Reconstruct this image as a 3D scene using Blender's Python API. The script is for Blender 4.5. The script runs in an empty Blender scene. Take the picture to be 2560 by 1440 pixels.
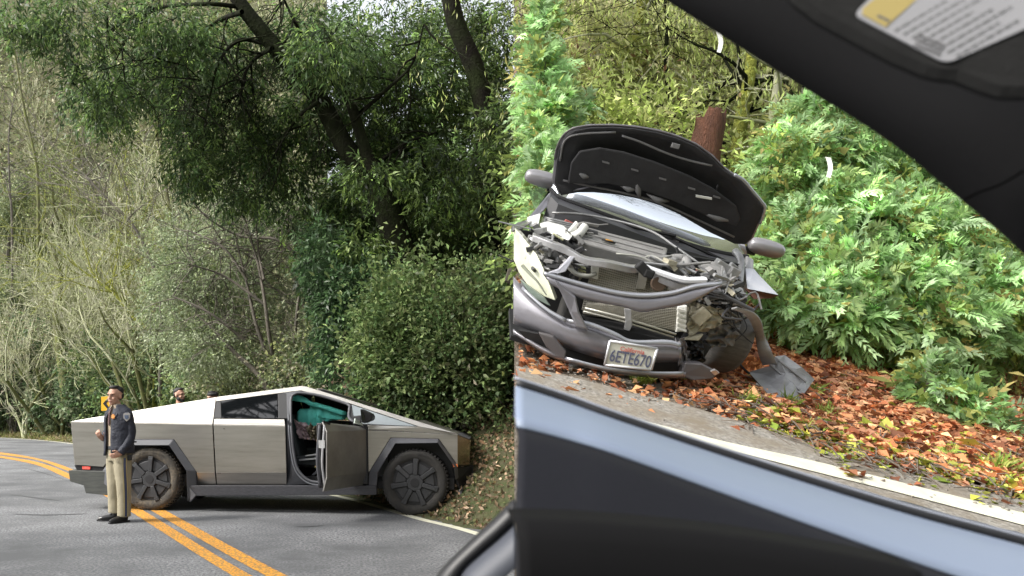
import bpy, bmesh, math, random
import numpy as np
from mathutils import Vector, Matrix, noise as mnoise
R = math.radians
random.seed(7); rng = np.random.default_rng(7)
scene = bpy.context.scene
COL = scene.collection

# ------------------------------------------------------------------ camera, sky, sun, exposure
FPX, PX, PY, CZ = 2100.0, 900.0, 1030.0, 1.4
CAM = Vector((0, 0, CZ))
cd = bpy.data.cameras.new('camera'); cam = bpy.data.objects.new('camera', cd); COL.objects.link(cam)
cam.location = CAM; cam.rotation_euler = (R(90), 0, 0)
cd.sensor_width = 36; cd.lens = 36 * FPX / 2560
cd.shift_x = (1280 - PX) / 2560; cd.shift_y = (PY - 720) / 2560
cd.clip_start = 0.02; cd.clip_end = 600
cd.dof.use_dof = True; cd.dof.focus_distance = 9.0; cd.dof.aperture_fstop = cd.lens / 3.6
scene.camera = cam

SUN_EL, SUN_AZ = 44, -108      # degrees; azimuth from straight ahead, negative to the left
w = bpy.data.worlds.new('World'); scene.world = w; w.use_nodes = True
nt = w.node_tree; bg = nt.nodes['Background']
sky = nt.nodes.new('ShaderNodeTexSky'); sky.sky_type = 'NISHITA'; sky.sun_disc = False
sky.sun_elevation = R(SUN_EL); sky.sun_rotation = R(SUN_AZ); sky.dust_density = 3; sky.air_density = 1.0
hs = nt.nodes.new('ShaderNodeHueSaturation'); hs.inputs['Saturation'].default_value = 0.22
nt.links.new(sky.outputs[0], hs.inputs['Color']); nt.links.new(hs.outputs[0], bg.inputs[0])
bg.inputs[1].default_value = 0.15
sd = bpy.data.lights.new('sun', 'SUN'); sd.energy = 1.9; sd.angle = R(9); sd.color = (1, .95, .86)
so = bpy.data.objects.new('sun', sd); COL.objects.link(so)
sun_dir = Vector((math.sin(R(SUN_AZ)) * math.cos(R(SUN_EL)), math.cos(R(SUN_AZ)) * math.cos(R(SUN_EL)), math.sin(R(SUN_EL))))
so.rotation_euler = sun_dir.to_track_quat('Z', 'Y').to_euler()
vs = scene.view_settings
scene.display_settings.display_device = 'sRGB'
vs.view_transform = 'Standard'; vs.look = 'None'; vs.gamma = 1; vs.use_curve_mapping = False; vs.exposure = 1.4

# ------------------------------------------------------------------ measuring helpers: a picture point to a place on a real surface
def ray(px, py): return Vector(((px - PX) / FPX, 1.0, (PY - py) / FPX))
def at(px, py, Y): return CAM + ray(px, py) * Y
def onplane(px, py, P, N):
    d = ray(px, py); t = (P - CAM).dot(N) / d.dot(N); return CAM + d * t
def gnd(px, py, z=0.0): return onplane(px, py, Vector((0, 0, z)), Vector((0, 0, 1)))

# ------------------------------------------------------------------ object helpers
def setp(o, label=None, cat=None, group=None, kind=None):
    if label: o['label'] = label
    if cat: o['category'] = cat
    if group: o['group'] = group
    if kind: o['kind'] = kind
    return o
def empty(name, M=None, **k):
    o = bpy.data.objects.new(name, None); COL.objects.link(o)
    if M is not None: o.matrix_world = M
    return setp(o, **k)
def link(name, me, parent=None, **k):
    o = bpy.data.objects.new(name, me); COL.objects.link(o)
    if parent is not None: o.parent = parent
    return setp(o, **k)

class MB:
    def __init__(s): s.v = []; s.f = []; s.m = []
    def add(s, vs_, fs, mi=0):
        n = len(s.v); s.v += [tuple(v) for v in vs_]; s.f += [tuple(i + n for i in f) for f in fs]; s.m += [mi] * len(fs); return s
    def box(s, c, size, rot=None, mi=0):
        c = Vector(c); hx, hy, hz = [q / 2 for q in size]
        vs_ = [Vector((x, y, z)) for x in (-hx, hx) for y in (-hy, hy) for z in (-hz, hz)]
        if rot is not None: vs_ = [rot @ v for v in vs_]
        return s.add([c + v for v in vs_], [(0, 1, 3, 2), (4, 6, 7, 5), (0, 4, 5, 1), (2, 3, 7, 6), (0, 2, 6, 4), (1, 5, 7, 3)], mi)
    def prism(s, poly, vec, mi=0):
        poly = [Vector(p) for p in poly]; vec = Vector(vec); n = len(poly)
        return s.add(poly + [p + vec for p in poly], [tuple(range(n)), tuple(range(2 * n - 1, n - 1, -1))] +
                     [(i, i + n, (i + 1) % n + n, (i + 1) % n) for i in range(n)], mi)
    def tube(s, pts, radii, n=6, cap=True, mi=0):
        pts = [Vector(p) for p in pts]
        if not hasattr(radii, '__len__'): radii = [radii] * len(pts)
        ref = None; vs_ = []
        for i, p in enumerate(pts):
            t = (pts[min(i + 1, len(pts) - 1)] - pts[max(i - 1, 0)])
            if t.length < 1e-9: t = Vector((0, 0, 1))
            t.normalize()
            if ref is None: ref = t.orthogonal().normalized()
            ref = (ref - t * ref.dot(t))
            if ref.length < 1e-6: ref = t.orthogonal()
            ref.normalize(); b = t.cross(ref)
            for k in range(n):
                a = 2 * math.pi * k / n; vs_.append(p + (ref * math.cos(a) + b * math.sin(a)) * radii[i])
        fs = [(i * n + k, i * n + (k + 1) % n, (i + 1) * n + (k + 1) % n, (i + 1) * n + k) for i in range(len(pts) - 1) for k in range(n)]
        if cap: fs += [tuple(range(n - 1, -1, -1)), tuple(range((len(pts) - 1) * n, len(pts) * n))]
        return s.add(vs_, fs, mi)
    def loft(s, rings, cap=True, mi=0):   # rings: lists of equal length
        n = len(rings[0]); vs_ = [v for r in rings for v in r]
        fs = [(i * n + k, i * n + (k + 1) % n, (i + 1) * n + (k + 1) % n, (i + 1) * n + k) for i in range(len(rings) - 1) for k in range(n)]
        if cap: fs += [tuple(range(n - 1, -1, -1)), tuple(range((len(rings) - 1) * n, len(rings) * n))]
        return s.add(vs_, fs, mi)
    def grid(s, rows, mi=0):              # rows of points, open sheet
        n = len(rows[0]); vs_ = [v for r in rows for v in r]
        return s.add(vs_, [(i * n + k, i * n + k + 1, (i + 1) * n + k + 1, (i + 1) * n + k) for i in range(len(rows) - 1) for k in range(n - 1)], mi)
    def mesh(s, name, mats, smooth=False):
        me = bpy.data.meshes.new(name); me.from_pydata(s.v, [], s.f)
        for m in (mats if isinstance(mats, (list, tuple)) else [mats]): me.materials.append(m)
        if any(s.m): me.polygons.foreach_set('material_index', s.m)
        bm = bmesh.new(); bm.from_mesh(me); bmesh.ops.recalc_face_normals(bm, faces=bm.faces); bm.to_mesh(me); bm.free()
        if smooth: me.polygons.foreach_set('use_smooth', [True] * len(me.polygons))
        me.update(); return me
    def build(s, name, mats, parent=None, smooth=False, bevel=0, solid=0, sub=0, angle=None, **k):
        o = link(name, s.mesh(name, mats, smooth), parent, **k)
        if solid:
            q = o.modifiers.new('solid', 'SOLIDIFY'); q.thickness = solid; q.offset = 0
        if bevel:
            q = o.modifiers.new('bevel', 'BEVEL'); q.width = bevel; q.segments = 2; q.limit_method = 'ANGLE'; q.angle_limit = R(25)
        if sub:
            q = o.modifiers.new('sub', 'SUBSURF'); q.levels = q.render_levels = sub
        return o

def spline(pts, k=6):
    """Catmull-Rom through pts"""
    P = [Vector(p) for p in pts]; P = [P[0] * 2 - P[1]] + P + [P[-1] * 2 - P[-2]]; out = []
    for i in range(1, len(P) - 2):
        for j in range(k):
            t = j / k; a, b, c, d = P[i - 1], P[i], P[i + 1], P[i + 2]
            out.append(0.5 * ((2 * b) + (c - a) * t + (2 * a - 5 * b + 4 * c - d) * t * t + (3 * b - a - 3 * c + d) * t ** 3))
    out.append(P[-2]); return out
def lerp(a, b, t): return a + (b - a) * t
def wid(n, a, b): return [lerp(a, b, i / (n - 1)) for i in range(n)]

# ------------------------------------------------------------------ materials
def srgb(r, g, b):
    f = lambda c: (c / 255 / 12.92) if c / 255 <= .04045 else ((c / 255 + .055) / 1.055) ** 2.4
    return (f(r), f(g), f(b))
def mat(name, col, rough=.6, metal=0, spec=.5, var=None, bump=None, coat=0, ior=None, stretch=None, var2=None, emis=None):
    """var=(scale, amount, second colour); bump=(scale, strength)"""
    m = bpy.data.materials.new(name); m.use_nodes = True; t = m.node_tree; p = t.nodes['Principled BSDF']
    p.inputs['Base Color'].default_value = (*col, 1); p.inputs['Roughness'].default_value = rough
    p.inputs['Metallic'].default_value = metal; p.inputs['Specular IOR Level'].default_value = spec
    if coat: p.inputs['Coat Weight'].default_value = coat; p.inputs['Coat Roughness'].default_value = .06
    if ior: p.inputs['IOR'].default_value = ior
    tc = t.nodes.new('ShaderNodeTexCoord'); mp = t.nodes.new('ShaderNodeMapping'); t.links.new(tc.outputs['Object'], mp.inputs[0])
    if stretch: mp.inputs['Scale'].default_value = stretch
    last = None
    for v in (var, var2):
        if not v: continue
        n = t.nodes.new('ShaderNodeTexNoise'); n.inputs['Scale'].default_value = v[0]; n.inputs['Detail'].default_value = 8; n.inputs['Roughness'].default_value = .65
        t.links.new(mp.outputs[0], n.inputs['Vector'])
        r = t.nodes.new('ShaderNodeMapRange'); r.inputs[1].default_value = .5 - .5 * v[1]; r.inputs[2].default_value = .5 + .5 * v[1]
        t.links.new(n.outputs[0], r.inputs[0])
        mx = t.nodes.new('ShaderNodeMix'); mx.data_type = 'RGBA'
        if last is None: mx.inputs[6].default_value = (*col, 1)
        else: t.links.new(last, mx.inputs[6])
        mx.inputs[7].default_value = (*v[2], 1); t.links.new(r.outputs[0], mx.inputs[0]); last = mx.outputs[2]
    if last is not None: t.links.new(last, p.inputs['Base Color'])
    if bump:
        n = t.nodes.new('ShaderNodeTexNoise'); n.inputs['Scale'].default_value = bump[0]; n.inputs['Detail'].default_value = 6
        t.links.new(mp.outputs[0], n.inputs['Vector'])
        b = t.nodes.new('ShaderNodeBump'); b.inputs['Strength'].default_value = bump[1]; b.inputs['Distance'].default_value = bump[2] if len(bump) > 2 else .01
        t.links.new(n.outputs[0], b.inputs['Height']); t.links.new(b.outputs[0], p.inputs['Normal'])
    if emis: p.inputs['Emission Color'].default_value = (*emis[:3], 1); p.inputs['Emission Strength'].default_value = emis[3]
    return m
def leafmat(name, trans=.35, rough=.5, spec=.3):
    m = bpy.data.materials.new(name); m.use_nodes = True; t = m.node_tree; p = t.nodes['Principled BSDF']; out = t.nodes['Material Output']
    a = t.nodes.new('ShaderNodeAttribute'); a.attribute_name = 'col'
    p.inputs['Roughness'].default_value = rough; p.inputs['Specular IOR Level'].default_value = spec
    tr = t.nodes.new('ShaderNodeBsdfTranslucent'); mx = t.nodes.new('ShaderNodeMixShader'); mx.inputs[0].default_value = trans
    t.links.new(a.outputs['Color'], p.inputs['Base Color']); t.links.new(a.outputs['Color'], tr.inputs['Color'])
    t.links.new(p.outputs[0], mx.inputs[1]); t.links.new(tr.outputs[0], mx.inputs[2]); t.links.new(mx.outputs[0], out.inputs[0])
    return m
LEAF = leafmat('leaf'); LEAFT = leafmat('thin_leaf', .5, .6, .25); LEAFG = leafmat('glossy_leaf', .45, .42, .4); DRY = leafmat('dry_leaf', .15, .7, .2)
BARK_DARK = mat('dark_bark', (.006, .005, .004), .95, spec=.1, var=(6, .6, (.014, .012, .009)), bump=(20, .8, .03), var2=(1.5, .25, (.013, .018, .006)))
BARK_MOSS = mat('mossy_bark', (.10, .085, .06), .9, var=(3, .45, (.13, .16, .02)), bump=(25, .8, .03))
BARK_PALE = mat('pale_bark', (.44, .42, .34), .9, var=(2.2, .4, (.30, .34, .13)), bump=(25, .5, .01))
BARK_GREY = mat('grey_bark', (.17, .15, .12), .9, var=(3, .5, (.06, .055, .045)), bump=(25, .6, .02))

def colattr(me, cols, per):
    """cols (N,3) -> corner colour attribute with `per` corners each"""
    ca = me.color_attributes.new('col', 'FLOAT_COLOR', 'CORNER'); n = len(cols)
    c = np.ones((n, 4), 'f'); c[:, :3] = cols; ca.data.foreach_set('color', np.repeat(c, per, axis=0).ravel())
def unit(a): return a / np.maximum(np.linalg.norm(a, axis=1, keepdims=True), 1e-9)
def leaf_quads(pos, axis, nrm, L, W, fold=.18, curl=.15):
    """rhombic folded leaves: returns verts (N*4,3)"""
    axis = unit(axis); side = unit(np.cross(axis, nrm)); up = unit(np.cross(side, axis))
    L = np.asarray(L).reshape(-1, 1); W = np.asarray(W).reshape(-1, 1)
    base = pos; tip = pos + axis * L - up * L * curl
    mid = pos + axis * L * .45
    a = mid + side * W * .5 + up * W * fold; b = mid - side * W * .5 + up * W * fold
    return np.stack([base, a, tip, b], 1).reshape(-1, 3)
def quads_mesh(name, verts, cols, m):
    n = len(verts) // 4; me = bpy.data.meshes.new(name)
    me.vertices.add(n * 4); me.vertices.foreach_set('co', verts.astype('f').ravel())
    me.loops.add(n * 4); me.loops.foreach_set('vertex_index', np.arange(n * 4, dtype='i'))
    me.polygons.add(n); me.polygons.foreach_set('loop_start', np.arange(0, n * 4, 4, dtype='i'))
    me.update(calc_edges=True); me.materials.append(m); colattr(me, cols, 4); return me
def rand_dirs(n):
    return unit(rng.normal(size=(n, 3)))
def blob_points(blobs, n, shell=.5):
    """clump centres spread in ellipsoids (c, (rx,ry,rz), weight)"""
    wts = np.array([b[2] * (b[1][0] * b[1][1] * b[1][2]) ** .67 for b in blobs]); wts /= wts.sum()
    idx = rng.choice(len(blobs), n, p=wts); C = np.array([tuple(b[0]) for b in blobs]); S = np.array([b[1] for b in blobs])
    r = rng.random((n, 1)) ** (1 / 3); r = np.where(rng.random((n, 1)) < shell, .75 + .3 * rng.random((n, 1)), r)
    d = rand_dirs(n); P0 = C[idx]; q = d * S[idx] * 1.6 + P0
    lump = 1 + .22 * np.sin(q[:, 0] * 4.1 + 1.3 * np.sin(q[:, 2] * 3.3)) * np.cos(q[:, 2] * 4.7 + q[:, 1] * 2) + .16 * np.sin(q[:, 0] * 9 + q[:, 2] * 7.7 + idx)
    return P0 + d * S[idx] * r * lump[:, None], idx
def mixcol(n, cols, jitter=.2):
    cols = np.array(cols); k = rng.integers(0, len(cols), n); t = rng.random((n, 1))
    c = cols[k] * (1 - t) + cols[rng.integers(0, len(cols), n)] * t
    return c * np.exp(rng.normal(0, jitter, (n, 1)))
def foliage(name, blobs, clumps, per, spread, L, W, cols, m=LEAF, droop=.6, parent=None, outward=.7, jitter=.25, shell=.5, curl=.15, **k):
    """a crown: leaf clumps (twig ends) each with `per` leaves fanned round a drooping twig"""
    cp, idx = blob_points(blobs, clumps, shell)
    C = np.array([tuple(b[0]) for b in blobs])[idx]
    tw = unit(unit(cp - C) * outward + rand_dirs(clumps) * .6 + np.array([0, 0, -droop]))
    cc = mixcol(clumps, cols, jitter)
    t = np.tile(np.linspace(0, 1, per), clumps).reshape(-1, 1)
    p = np.repeat(cp, per, 0) + np.repeat(tw, per, 0) * t * spread * 2 + rng.normal(0, spread * .22, (clumps * per, 3))
    n = clumps * per; ax = unit(np.repeat(tw, per, 0) + rand_dirs(n) * .9)
    nr = rand_dirs(n) + np.array([0, -.25, .9])
    Ls = L * np.exp(rng.normal(0, .25, n)); Ws = W * np.exp(rng.normal(0, .25, n))
    c = np.repeat(cc, per, 0) * np.exp(rng.normal(0, .18, (n, 1)))
    return link(name, quads_mesh(name, leaf_quads(p, ax, nr, Ls, Ws, curl=curl), c, m), parent, kind='stuff', **k)

# ------------------------------------------------------------------ branching
def grow(p, d, L, r, depth, out, ends, seg=4, bend=.16, up=.0, split=(2, 4), ratio=.68, rratio=.6, spread=.55, minr=.004):
    pts = [p.copy()]; rs = [r]; d = d.normalized()
    for i in range(seg):
        d = (d + Vector((random.gauss(0, bend), random.gauss(0, bend), random.gauss(0, bend) + up))).normalized()
        p = p + d * (L / seg); pts.append(p.copy()); rs.append(max(minr, r * (1 - (i + 1) / seg * (1 - rratio))))
    out.append((pts, rs))
    if depth == 0: ends.append((p.copy(), d.copy())); return
    for k in range(random.randint(*split)):
        j = random.randint(1, seg) if k else seg
        q = pts[j]; nd = (d + Vector((random.gauss(0, spread), random.gauss(0, spread), random.gauss(0, spread)))).normalized()
        grow(q, nd, L * ratio * random.uniform(.75, 1.2), max(minr, rs[j] * random.uniform(.55, .8)), depth - 1, out, ends, seg, bend, up, split, ratio, rratio, spread, minr)
def branches(out, name, m, parent, thick=None, **k):
    mb = MB()
    for pts, rs in out: mb.tube(pts, rs, 7 if rs[0] > .06 else (5 if rs[0] > .02 else 3), cap=False)
    me = bpy.data.meshes.new(name); me.from_pydata(mb.v, [], mb.f); me.materials.append(m)
    me.polygons.foreach_set('use_smooth', [True] * len(me.polygons)); me.update()
    return link(name, me, parent, **k)
# ================================================================== TERRAIN
edge = spline([(6.5, -30, 0), (5.2, -8, 0), (3.4, 2.5, 0), (1.42, 9.2, 0), (.70, 11, 0), (-.43, 13.9, 0), (-3.0, 19, 0), (-7.5, 27.5, 0), (-13, 37.4, 0), (-19, 45, 0), (-28, 52, 0), (-44, 58, 0), (-70, 62, 0)], 8)
EP = np.array([(p.x, p.y) for p in edge])
def edge_dist(X, Y):
    """signed distance outwards (right / beyond) of the white edge line"""
    best = np.full(X.shape, 1e9); sg = np.ones(X.shape)
    for a, b in zip(EP[:-1], EP[1:]):
        ab = b - a; t = np.clip(((X - a[0]) * ab[0] + (Y - a[1]) * ab[1]) / (ab @ ab), 0, 1)
        dx = X - (a[0] + t * ab[0]); dy = Y - (a[1] + t * ab[1]); d = np.hypot(dx, dy)
        s = np.where(ab[0] * dy - ab[1] * dx < 0, 1.0, -1.0)
        m = d < best; best = np.where(m, d, best); sg = np.where(m, s, sg)
    return best * sg
# the second photograph's hillside road: a plane that climbs away and falls to the right
RU = Vector((.829, 1, .203)).cross(Vector((.352, 1, .30))); RU.normalize()
if RU.z < 0: RU = -RU
RP = at(1600, 962, 5.1)
BND = .1838
def rplane_z(X, Y): return RP.z - ((X - RP.x) * RU.x + (Y - RP.y) * RU.y) / RU.z
def rg(px, py, h=0.0): return onplane(px, py, RP + RU * h, RU)
def fbm(X, Y, s=1.0, seed=0):
    v = 0; a = 1
    for i in range(4):
        v = v + a * np.sin(X * s * (1.3 + .21 * i) + 1.7 * i + seed + 1.3 * np.sin(Y * s * .9 + i)) * np.cos(Y * s * (1.1 + .17 * i) + 2.1 * i - seed + np.sin(X * s * .7))
        s *= 2.1; a *= .5
    return v
def left_z(X, Y):
    d = edge_dist(X, Y)
    verge = np.where(Y > 24, 2.2, .35) + np.where(Y < 10.5, .1, 0)
    e = np.maximum(d - verge, 0)
    z = .82 * e + .0 * e + .012 * e * e * (e < 40) + (e >= 40) * (.012 * 1600 + .8 * (e - 40))
    z = z + np.minimum(e, 3) / 3 * .22 * fbm(X, Y, .8, 3) + np.minimum(e, 20) / 20 * 1.2 * fbm(X, Y, .15, 1)
    z = z + np.clip(d, 0, .5) * .04 * fbm(X, Y, 5)
    z = np.where(d > .22, np.maximum(z, .012), z)
    capz = np.where(X > -.04 * Y, 9.0 + .3 * fbm(X, Y, .3), 1e3); z = np.minimum(z, capz + .12 * np.maximum(z - capz, 0))
    z = np.where(Y < -9, np.maximum(z, np.minimum((-9 - Y) * 1.1, 16) + .4 * fbm(X, Y, .6, 2)), z)  # unseen bank behind the camera, added to block sky and darken the truck side
    lim = rplane_z(X, Y) - .5
    z = np.where((X > BND * Y + .02) & (Y > 0), np.minimum(z, np.maximum(lim, -.01 + 0 * lim)), z)
    return z, d
EARTH = mat('leafy_earth', (.07, .055, .035), 1, var=(1.2, .5, (.12, .10, .055)), var2=(9, .35, (.05, .075, .02)), bump=(14, 1, .06))
def terrain_sheet(name, xs, ys, f, m, **k):
    X, Y = np.meshgrid(xs, ys); Z = f(X, Y); n, c = X.shape
    me = bpy.data.meshes.new(name)
    idx = np.arange(n * c).reshape(n, c)
    fs = np.stack([idx[:-1, :-1], idx[:-1, 1:], idx[1:, 1:], idx[1:, :-1]], -1).reshape(-1, 4)
    me.from_pydata(np.stack([X, Y, Z], -1).reshape(-1, 3).tolist(), [], fs.tolist()); me.materials.append(m)
    me.polygons.foreach_set('use_smooth', [True] * len(me.polygons)); me.update()
    return link(name, me, None, kind='structure', **k)
def lz(X, Y):
    z, d = left_z(X, Y); return np.where((d < .22) & (Y > -9), -.012, z)
xs = np.concatenate([np.arange(-110, -20, 2.5), np.arange(-20, 4, .3), np.arange(4, 60, 3)])
ys = np.concatenate([np.arange(-60, 5, 4), np.arange(5, 24, .25), np.arange(24, 50, .8), np.arange(50, 130, 3)])
terrain_sheet('hillside', xs, ys, lz, EARTH, label='wooded leafy hillside rising beyond the curving road')

# asphalt: strip from the edge line inwards (to the left / camera side)
ASPH = mat('asphalt', (.068, .071, .076), .8, var=(34, .17, (.27, .275, .285)), var2=(.45, .22, (.085, .088, .093)), bump=(60, .9, .006))
def offs(i, d):
    a, b = EP[max(i - 1, 0)], EP[min(i + 1, len(EP) - 1)]; t = (b - a) / np.linalg.norm(b - a); nrm = np.array([t[1], -t[0]])
    p = EP[i] + nrm * d; return Vector((p[0], p[1], 0))
terrain_sheet('road', np.concatenate([np.arange(-90, -16, 6), np.arange(-16, 9, .8)]), np.concatenate([np.arange(-9, 4, 2), np.arange(4, 66, 1.0)]), lambda X, Y: X * 0, ASPH, label='grey asphalt road curving left round the bend')
# painted lines (sheets 4 mm up)
YEL = mat('yellow_paint', srgb(232, 160, 30), .7, var=(6, .5, srgb(212, 140, 34)), var2=(38, .10, (.22, .15, .06)), bump=(150, .3, .003))
WHT = mat('white_paint', srgb(222, 220, 200), .75, var=(12, .4, srgb(196, 194, 175)))
def line_sheet(name, L_, R_, z, m, **k):
    a = spline([Vector((p.x, p.y, z)) for p in L_], 8); b = spline([Vector((p.x, p.y, z)) for p in R_], 8)
    return MB().grid([[p, q] for p, q in zip(a, b)]).build(name, m, kind='structure', **k)
g = gnd
def far(px, py): return g(px, py)
line_sheet('yellow_line', [g(700, 1500), g(547, 1420), g(331, 1282.6), g(262, 1240), g(171, 1184), g(95, 1156), g(20, 1142.5), g(-90, 1128)],
                [g(760, 1500), g(593, 1420), g(368, 1282.6), g(290, 1240), g(171, 1197), g(95, 1164), g(20, 1148), g(-90, 1131.5)], .005, YEL,
                label='solid yellow centre line, the one nearer the camera')
line_sheet('yellow_line', [g(800, 1500), g(626, 1420), g(382, 1279.6), g(310, 1237), g(171, 1169.5), g(95, 1146.5), g(20, 1133.5), g(-90, 1121.5)],
           [g(856, 1500), g(678, 1420), g(418.6, 1279.6), g(335, 1234), g(171, 1178), g(95, 1151), g(20, 1139), g(-90, 1124.5)], .005, YEL,
           label='solid yellow centre line, the one nearer the truck wheels')
rows = []
for i in range(len(EP)):
    rows.append([offs(i, 0) + Vector((0, 0, .005)), offs(i, .13) + Vector((0, 0, .005))])
MB().grid(rows).build('edge_line', WHT, kind='structure', label='white line along the outer edge of the curving road')

# tyre marks, sealed cracks and oil drips on the asphalt
TM_ = mat('rubber_mark', (.04, .041, .044), .7, var=(9, .5, (.09, .092, .097)), stretch=(1, 1, 1))
for pts, w_ in (([(20, 1236), (60, 1240), (110, 1247), (150, 1251)], .05), ([(30, 1285), (120, 1287), (220, 1284)], .05), ([(735, 1316), (770, 1316), (812, 1313)], .035), ([(40, 1165), (100, 1180), (175, 1203)], .04)):
    q = spline([gnd(*p, .004) for p in pts], 6); n_ = len(q)
    MB().grid([[p - Vector((0, w_ * math.sin(math.pi * (i + .3) / n_), 0)), p + Vector((0, w_ * math.sin(math.pi * (i + .3) / n_), 0))] for i, p in enumerate(q)]).build('tyre_mark', TM_, kind='structure')
# ---- right-hand hillside (second photograph)
def rz(X, Y):
    z = rplane_z(X, Y); e = np.maximum(Y - 8.2 + .9 * (X - 3.0) * .25, 0)
    z = z + .35 * e + .035 * e * e * (e < 12) + (e >= 12) * (5.04 + .84 * (e - 12))
    z = z + np.minimum(e, 2) / 2 * .15 * fbm(X, Y, 1.1, 2) + .012 * fbm(X, Y, 6, 2) + .02 * fbm(X, Y, 2.5, 2)
    return z
SOIL = mat('gravelly_soil', (.17, .145, .115), 1, var=(60, .6, (.30, .27, .22)), var2=(5, .4, (.10, .075, .05)), bump=(50, 1, .02))
mb = MB(); rows = []
Ys = list(np.arange(.9, 12, .09)) + list(np.arange(12, 40, .6)); Ss = list(np.linspace(BND, 1.15, 90))
Yg, Sg = np.meshgrid(Ys, Ss, indexing='ij'); Xg = Yg * Sg; Zg = rz(Xg, Yg)
Pg = np.stack([Xg, Yg, Zg], -1)
mb.grid([[Vector(p) for p in row] for row in Pg])
mb.grid([[Vector(Pg[i, 0]), Vector((Pg[i, 0, 0] + .02, Pg[i, 0, 1], min(-.3, Pg[i, 0, 2] - .6)))] for i in range(len(Ys))])
litter = mb.build('roadside_slope', SOIL, smooth=True, kind='structure', label='gravelly roadside slope strewn with fallen leaves beside the crashed sedan')
# asphalt strip: below boundary line
bl = [(1289, 915), (1400, 935), (1560, 975), (1740, 1020), (1900, 1068), (2100, 1140), (2300, 1190), (2600, 1262)]
top = [rg(x, y, .045) for x, y in bl]; 
rows = [[p, rg(x + 30, y + 130, .045), rg(x + 120, y + 420, .045)] for p, (x, y) in zip(top, bl)]
ASPH2 = mat('worn_asphalt', (.15, .14, .125), .9, var=(42, .25, (.38, .365, .33)), var2=(4, .3, (.20, .165, .12)), bump=(120, .8, .006))
MB().grid(rows).build('road_shoulder', ASPH2, kind='structure', label='worn grey asphalt edge of the road beside the leaf litter')
wl = [((1440, 1001), (1400, 1005)), ((1527, 1028), (1500, 1035)), ((1785, 1097), (1785, 1114)), ((2034, 1152), (2034, 1178)), ((2282, 1213), (2282, 1240)), ((2640, 1302), (2640, 1334))]
a = spline([rg(*p, .050) for p, q in wl], 6); b = spline([rg(*q, .050) for p, q in wl], 6)
MB().grid([[p, q] for p, q in zip(a, b)]).build('edge_line', WHT, kind='structure', label='white road edge line running below the leaf litter and bushes')
crk = MB()
for off, ww in ((26, 5), (70, 4)):
    P1 = [rg(x, 1030 + (x - 1527) * .25 + off + (x - 1527) * .02 + random.uniform(-2, 2), .0485) for x in range(1700, 2600, 40)]
    P2 = [p + (rg(2000, 1200, .0485) - rg(2000, 1200 - ww, .0485)) * random.uniform(.5, 1.5) for p in P1]
    crk.grid([[p, q] for p, q in zip(P1, P2)])
crk.build('tar_crack', mat('tar', (.03, .03, .03), .6), kind='structure')
# ================================================================== VEGETATION
def B(px, py, Y, rx, rz_, w_=1.0, ry=None):
    s = Y / FPX; return (at(px, py, Y), (rx * s, (ry if ry else (rx + rz_) * .5 * s), rz_ * s), w_)
def terr(X, Y):
    return float(lz(np.array([[X]]), np.array([[Y]]))[0, 0])
def T(px, Y):
    X = (px - PX) / FPX * Y; return Vector((X, Y, terr(X, Y) - .15))
DKG = [(.24, .34, .09), (.16, .26, .08), (.05, .085, .03), (.075, .12, .04), (.055, .10, .03), (.09, .15, .04), (.15, .22, .06), (.04, .06, .03)]  # leading bright greens: backlit leaf speckles painted into the dark palette
MDG = [(.07, .13, .05), (.10, .18, .065), (.14, .22, .08), (.05, .09, .045)]
OLV = [(.16, .20, .075), (.22, .26, .10), (.11, .14, .055), (.30, .32, .14)]
GRY = [(.17, .215, .12), (.23, .27, .16), (.12, .165, .09), (.30, .33, .20)]
TAN = [(.34, .30, .22), (.24, .20, .14), (.42, .38, .28), (.27, .18, .13)]
YGR = [(.22, .27, .07), (.30, .33, .12), (.14, .19, .05)]
def thing(name, label, cat, loc=None, group=None):
    M = Matrix.Translation(loc) if loc is not None else None
    return empty(name, M, label=label, cat=cat, group=group)
def rel(pts, root): return [Vector(p) - root.location for p in pts]
def relb(blobs, root): return [(b[0] - root.location, b[1], b[2]) for b in blobs]
def shapely(px_pts, Y, root, k=5): return spline([at(x, y, (Y if not hasattr(Y, '__len__') else Y[i])) - root.location for i, (x, y) in enumerate(px_pts)], k)

# ---- undergrowth carpet on the left hillside (nobody could count it)
def carpet(name, n, xr, yr, dmin, L, W, cols, hgt, label, m=LEAF, dmax=200, **k):
    X = rng.uniform(*xr, n); Y = rng.uniform(*yr, n) if not callable(yr) else yr(n)
    z, d = left_z(X.reshape(1, -1), Y.reshape(1, -1)); z = z[0]; d = d[0]
    px = PX + FPX * X / Y; py = PY - FPX * (z - CZ) / Y
    ok = (d > np.where((Y > 32) & (dmin > .5), 4.2, dmin)) & (d < dmax) & (px > -120) & (X < BND * Y) & (py > -160) & (Y > 4); X, Y, z = X[ok], Y[ok], z[ok]; n = len(X)
    p = np.stack([X, Y, z + rng.random(n) ** 1.5 * hgt * (1 + .6 * np.sin(X * .9 + Y * .5))], 1)
    ax = rand_dirs(n) + np.array([0, 0, .2]); nr = rand_dirs(n) + np.array([0, -.6, .6])
    patch = 1 + .35 * fbm(X, Y, .45, 7)
    c = mixcol(n, cols, .3) * np.clip(patch, .45, 1.7)[:, None]
    s = np.clip(Y / 26, .6, 3)
    return link(name, quads_mesh(name, leaf_quads(p, ax, nr, L * s * np.exp(rng.normal(0, .3, n)), W * s), c, m), None, kind='stuff', label=label, **k)
carpet('undergrowth', 150000, (-75, 22), lambda n: 12 + 85 * rng.random(n) ** 1.3, .9, .17, .085, OLV + GRY + YGR[:1] + TAN[:3], 1.3, 'mixed olive and tan undergrowth covering the hillside beyond the road')
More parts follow.
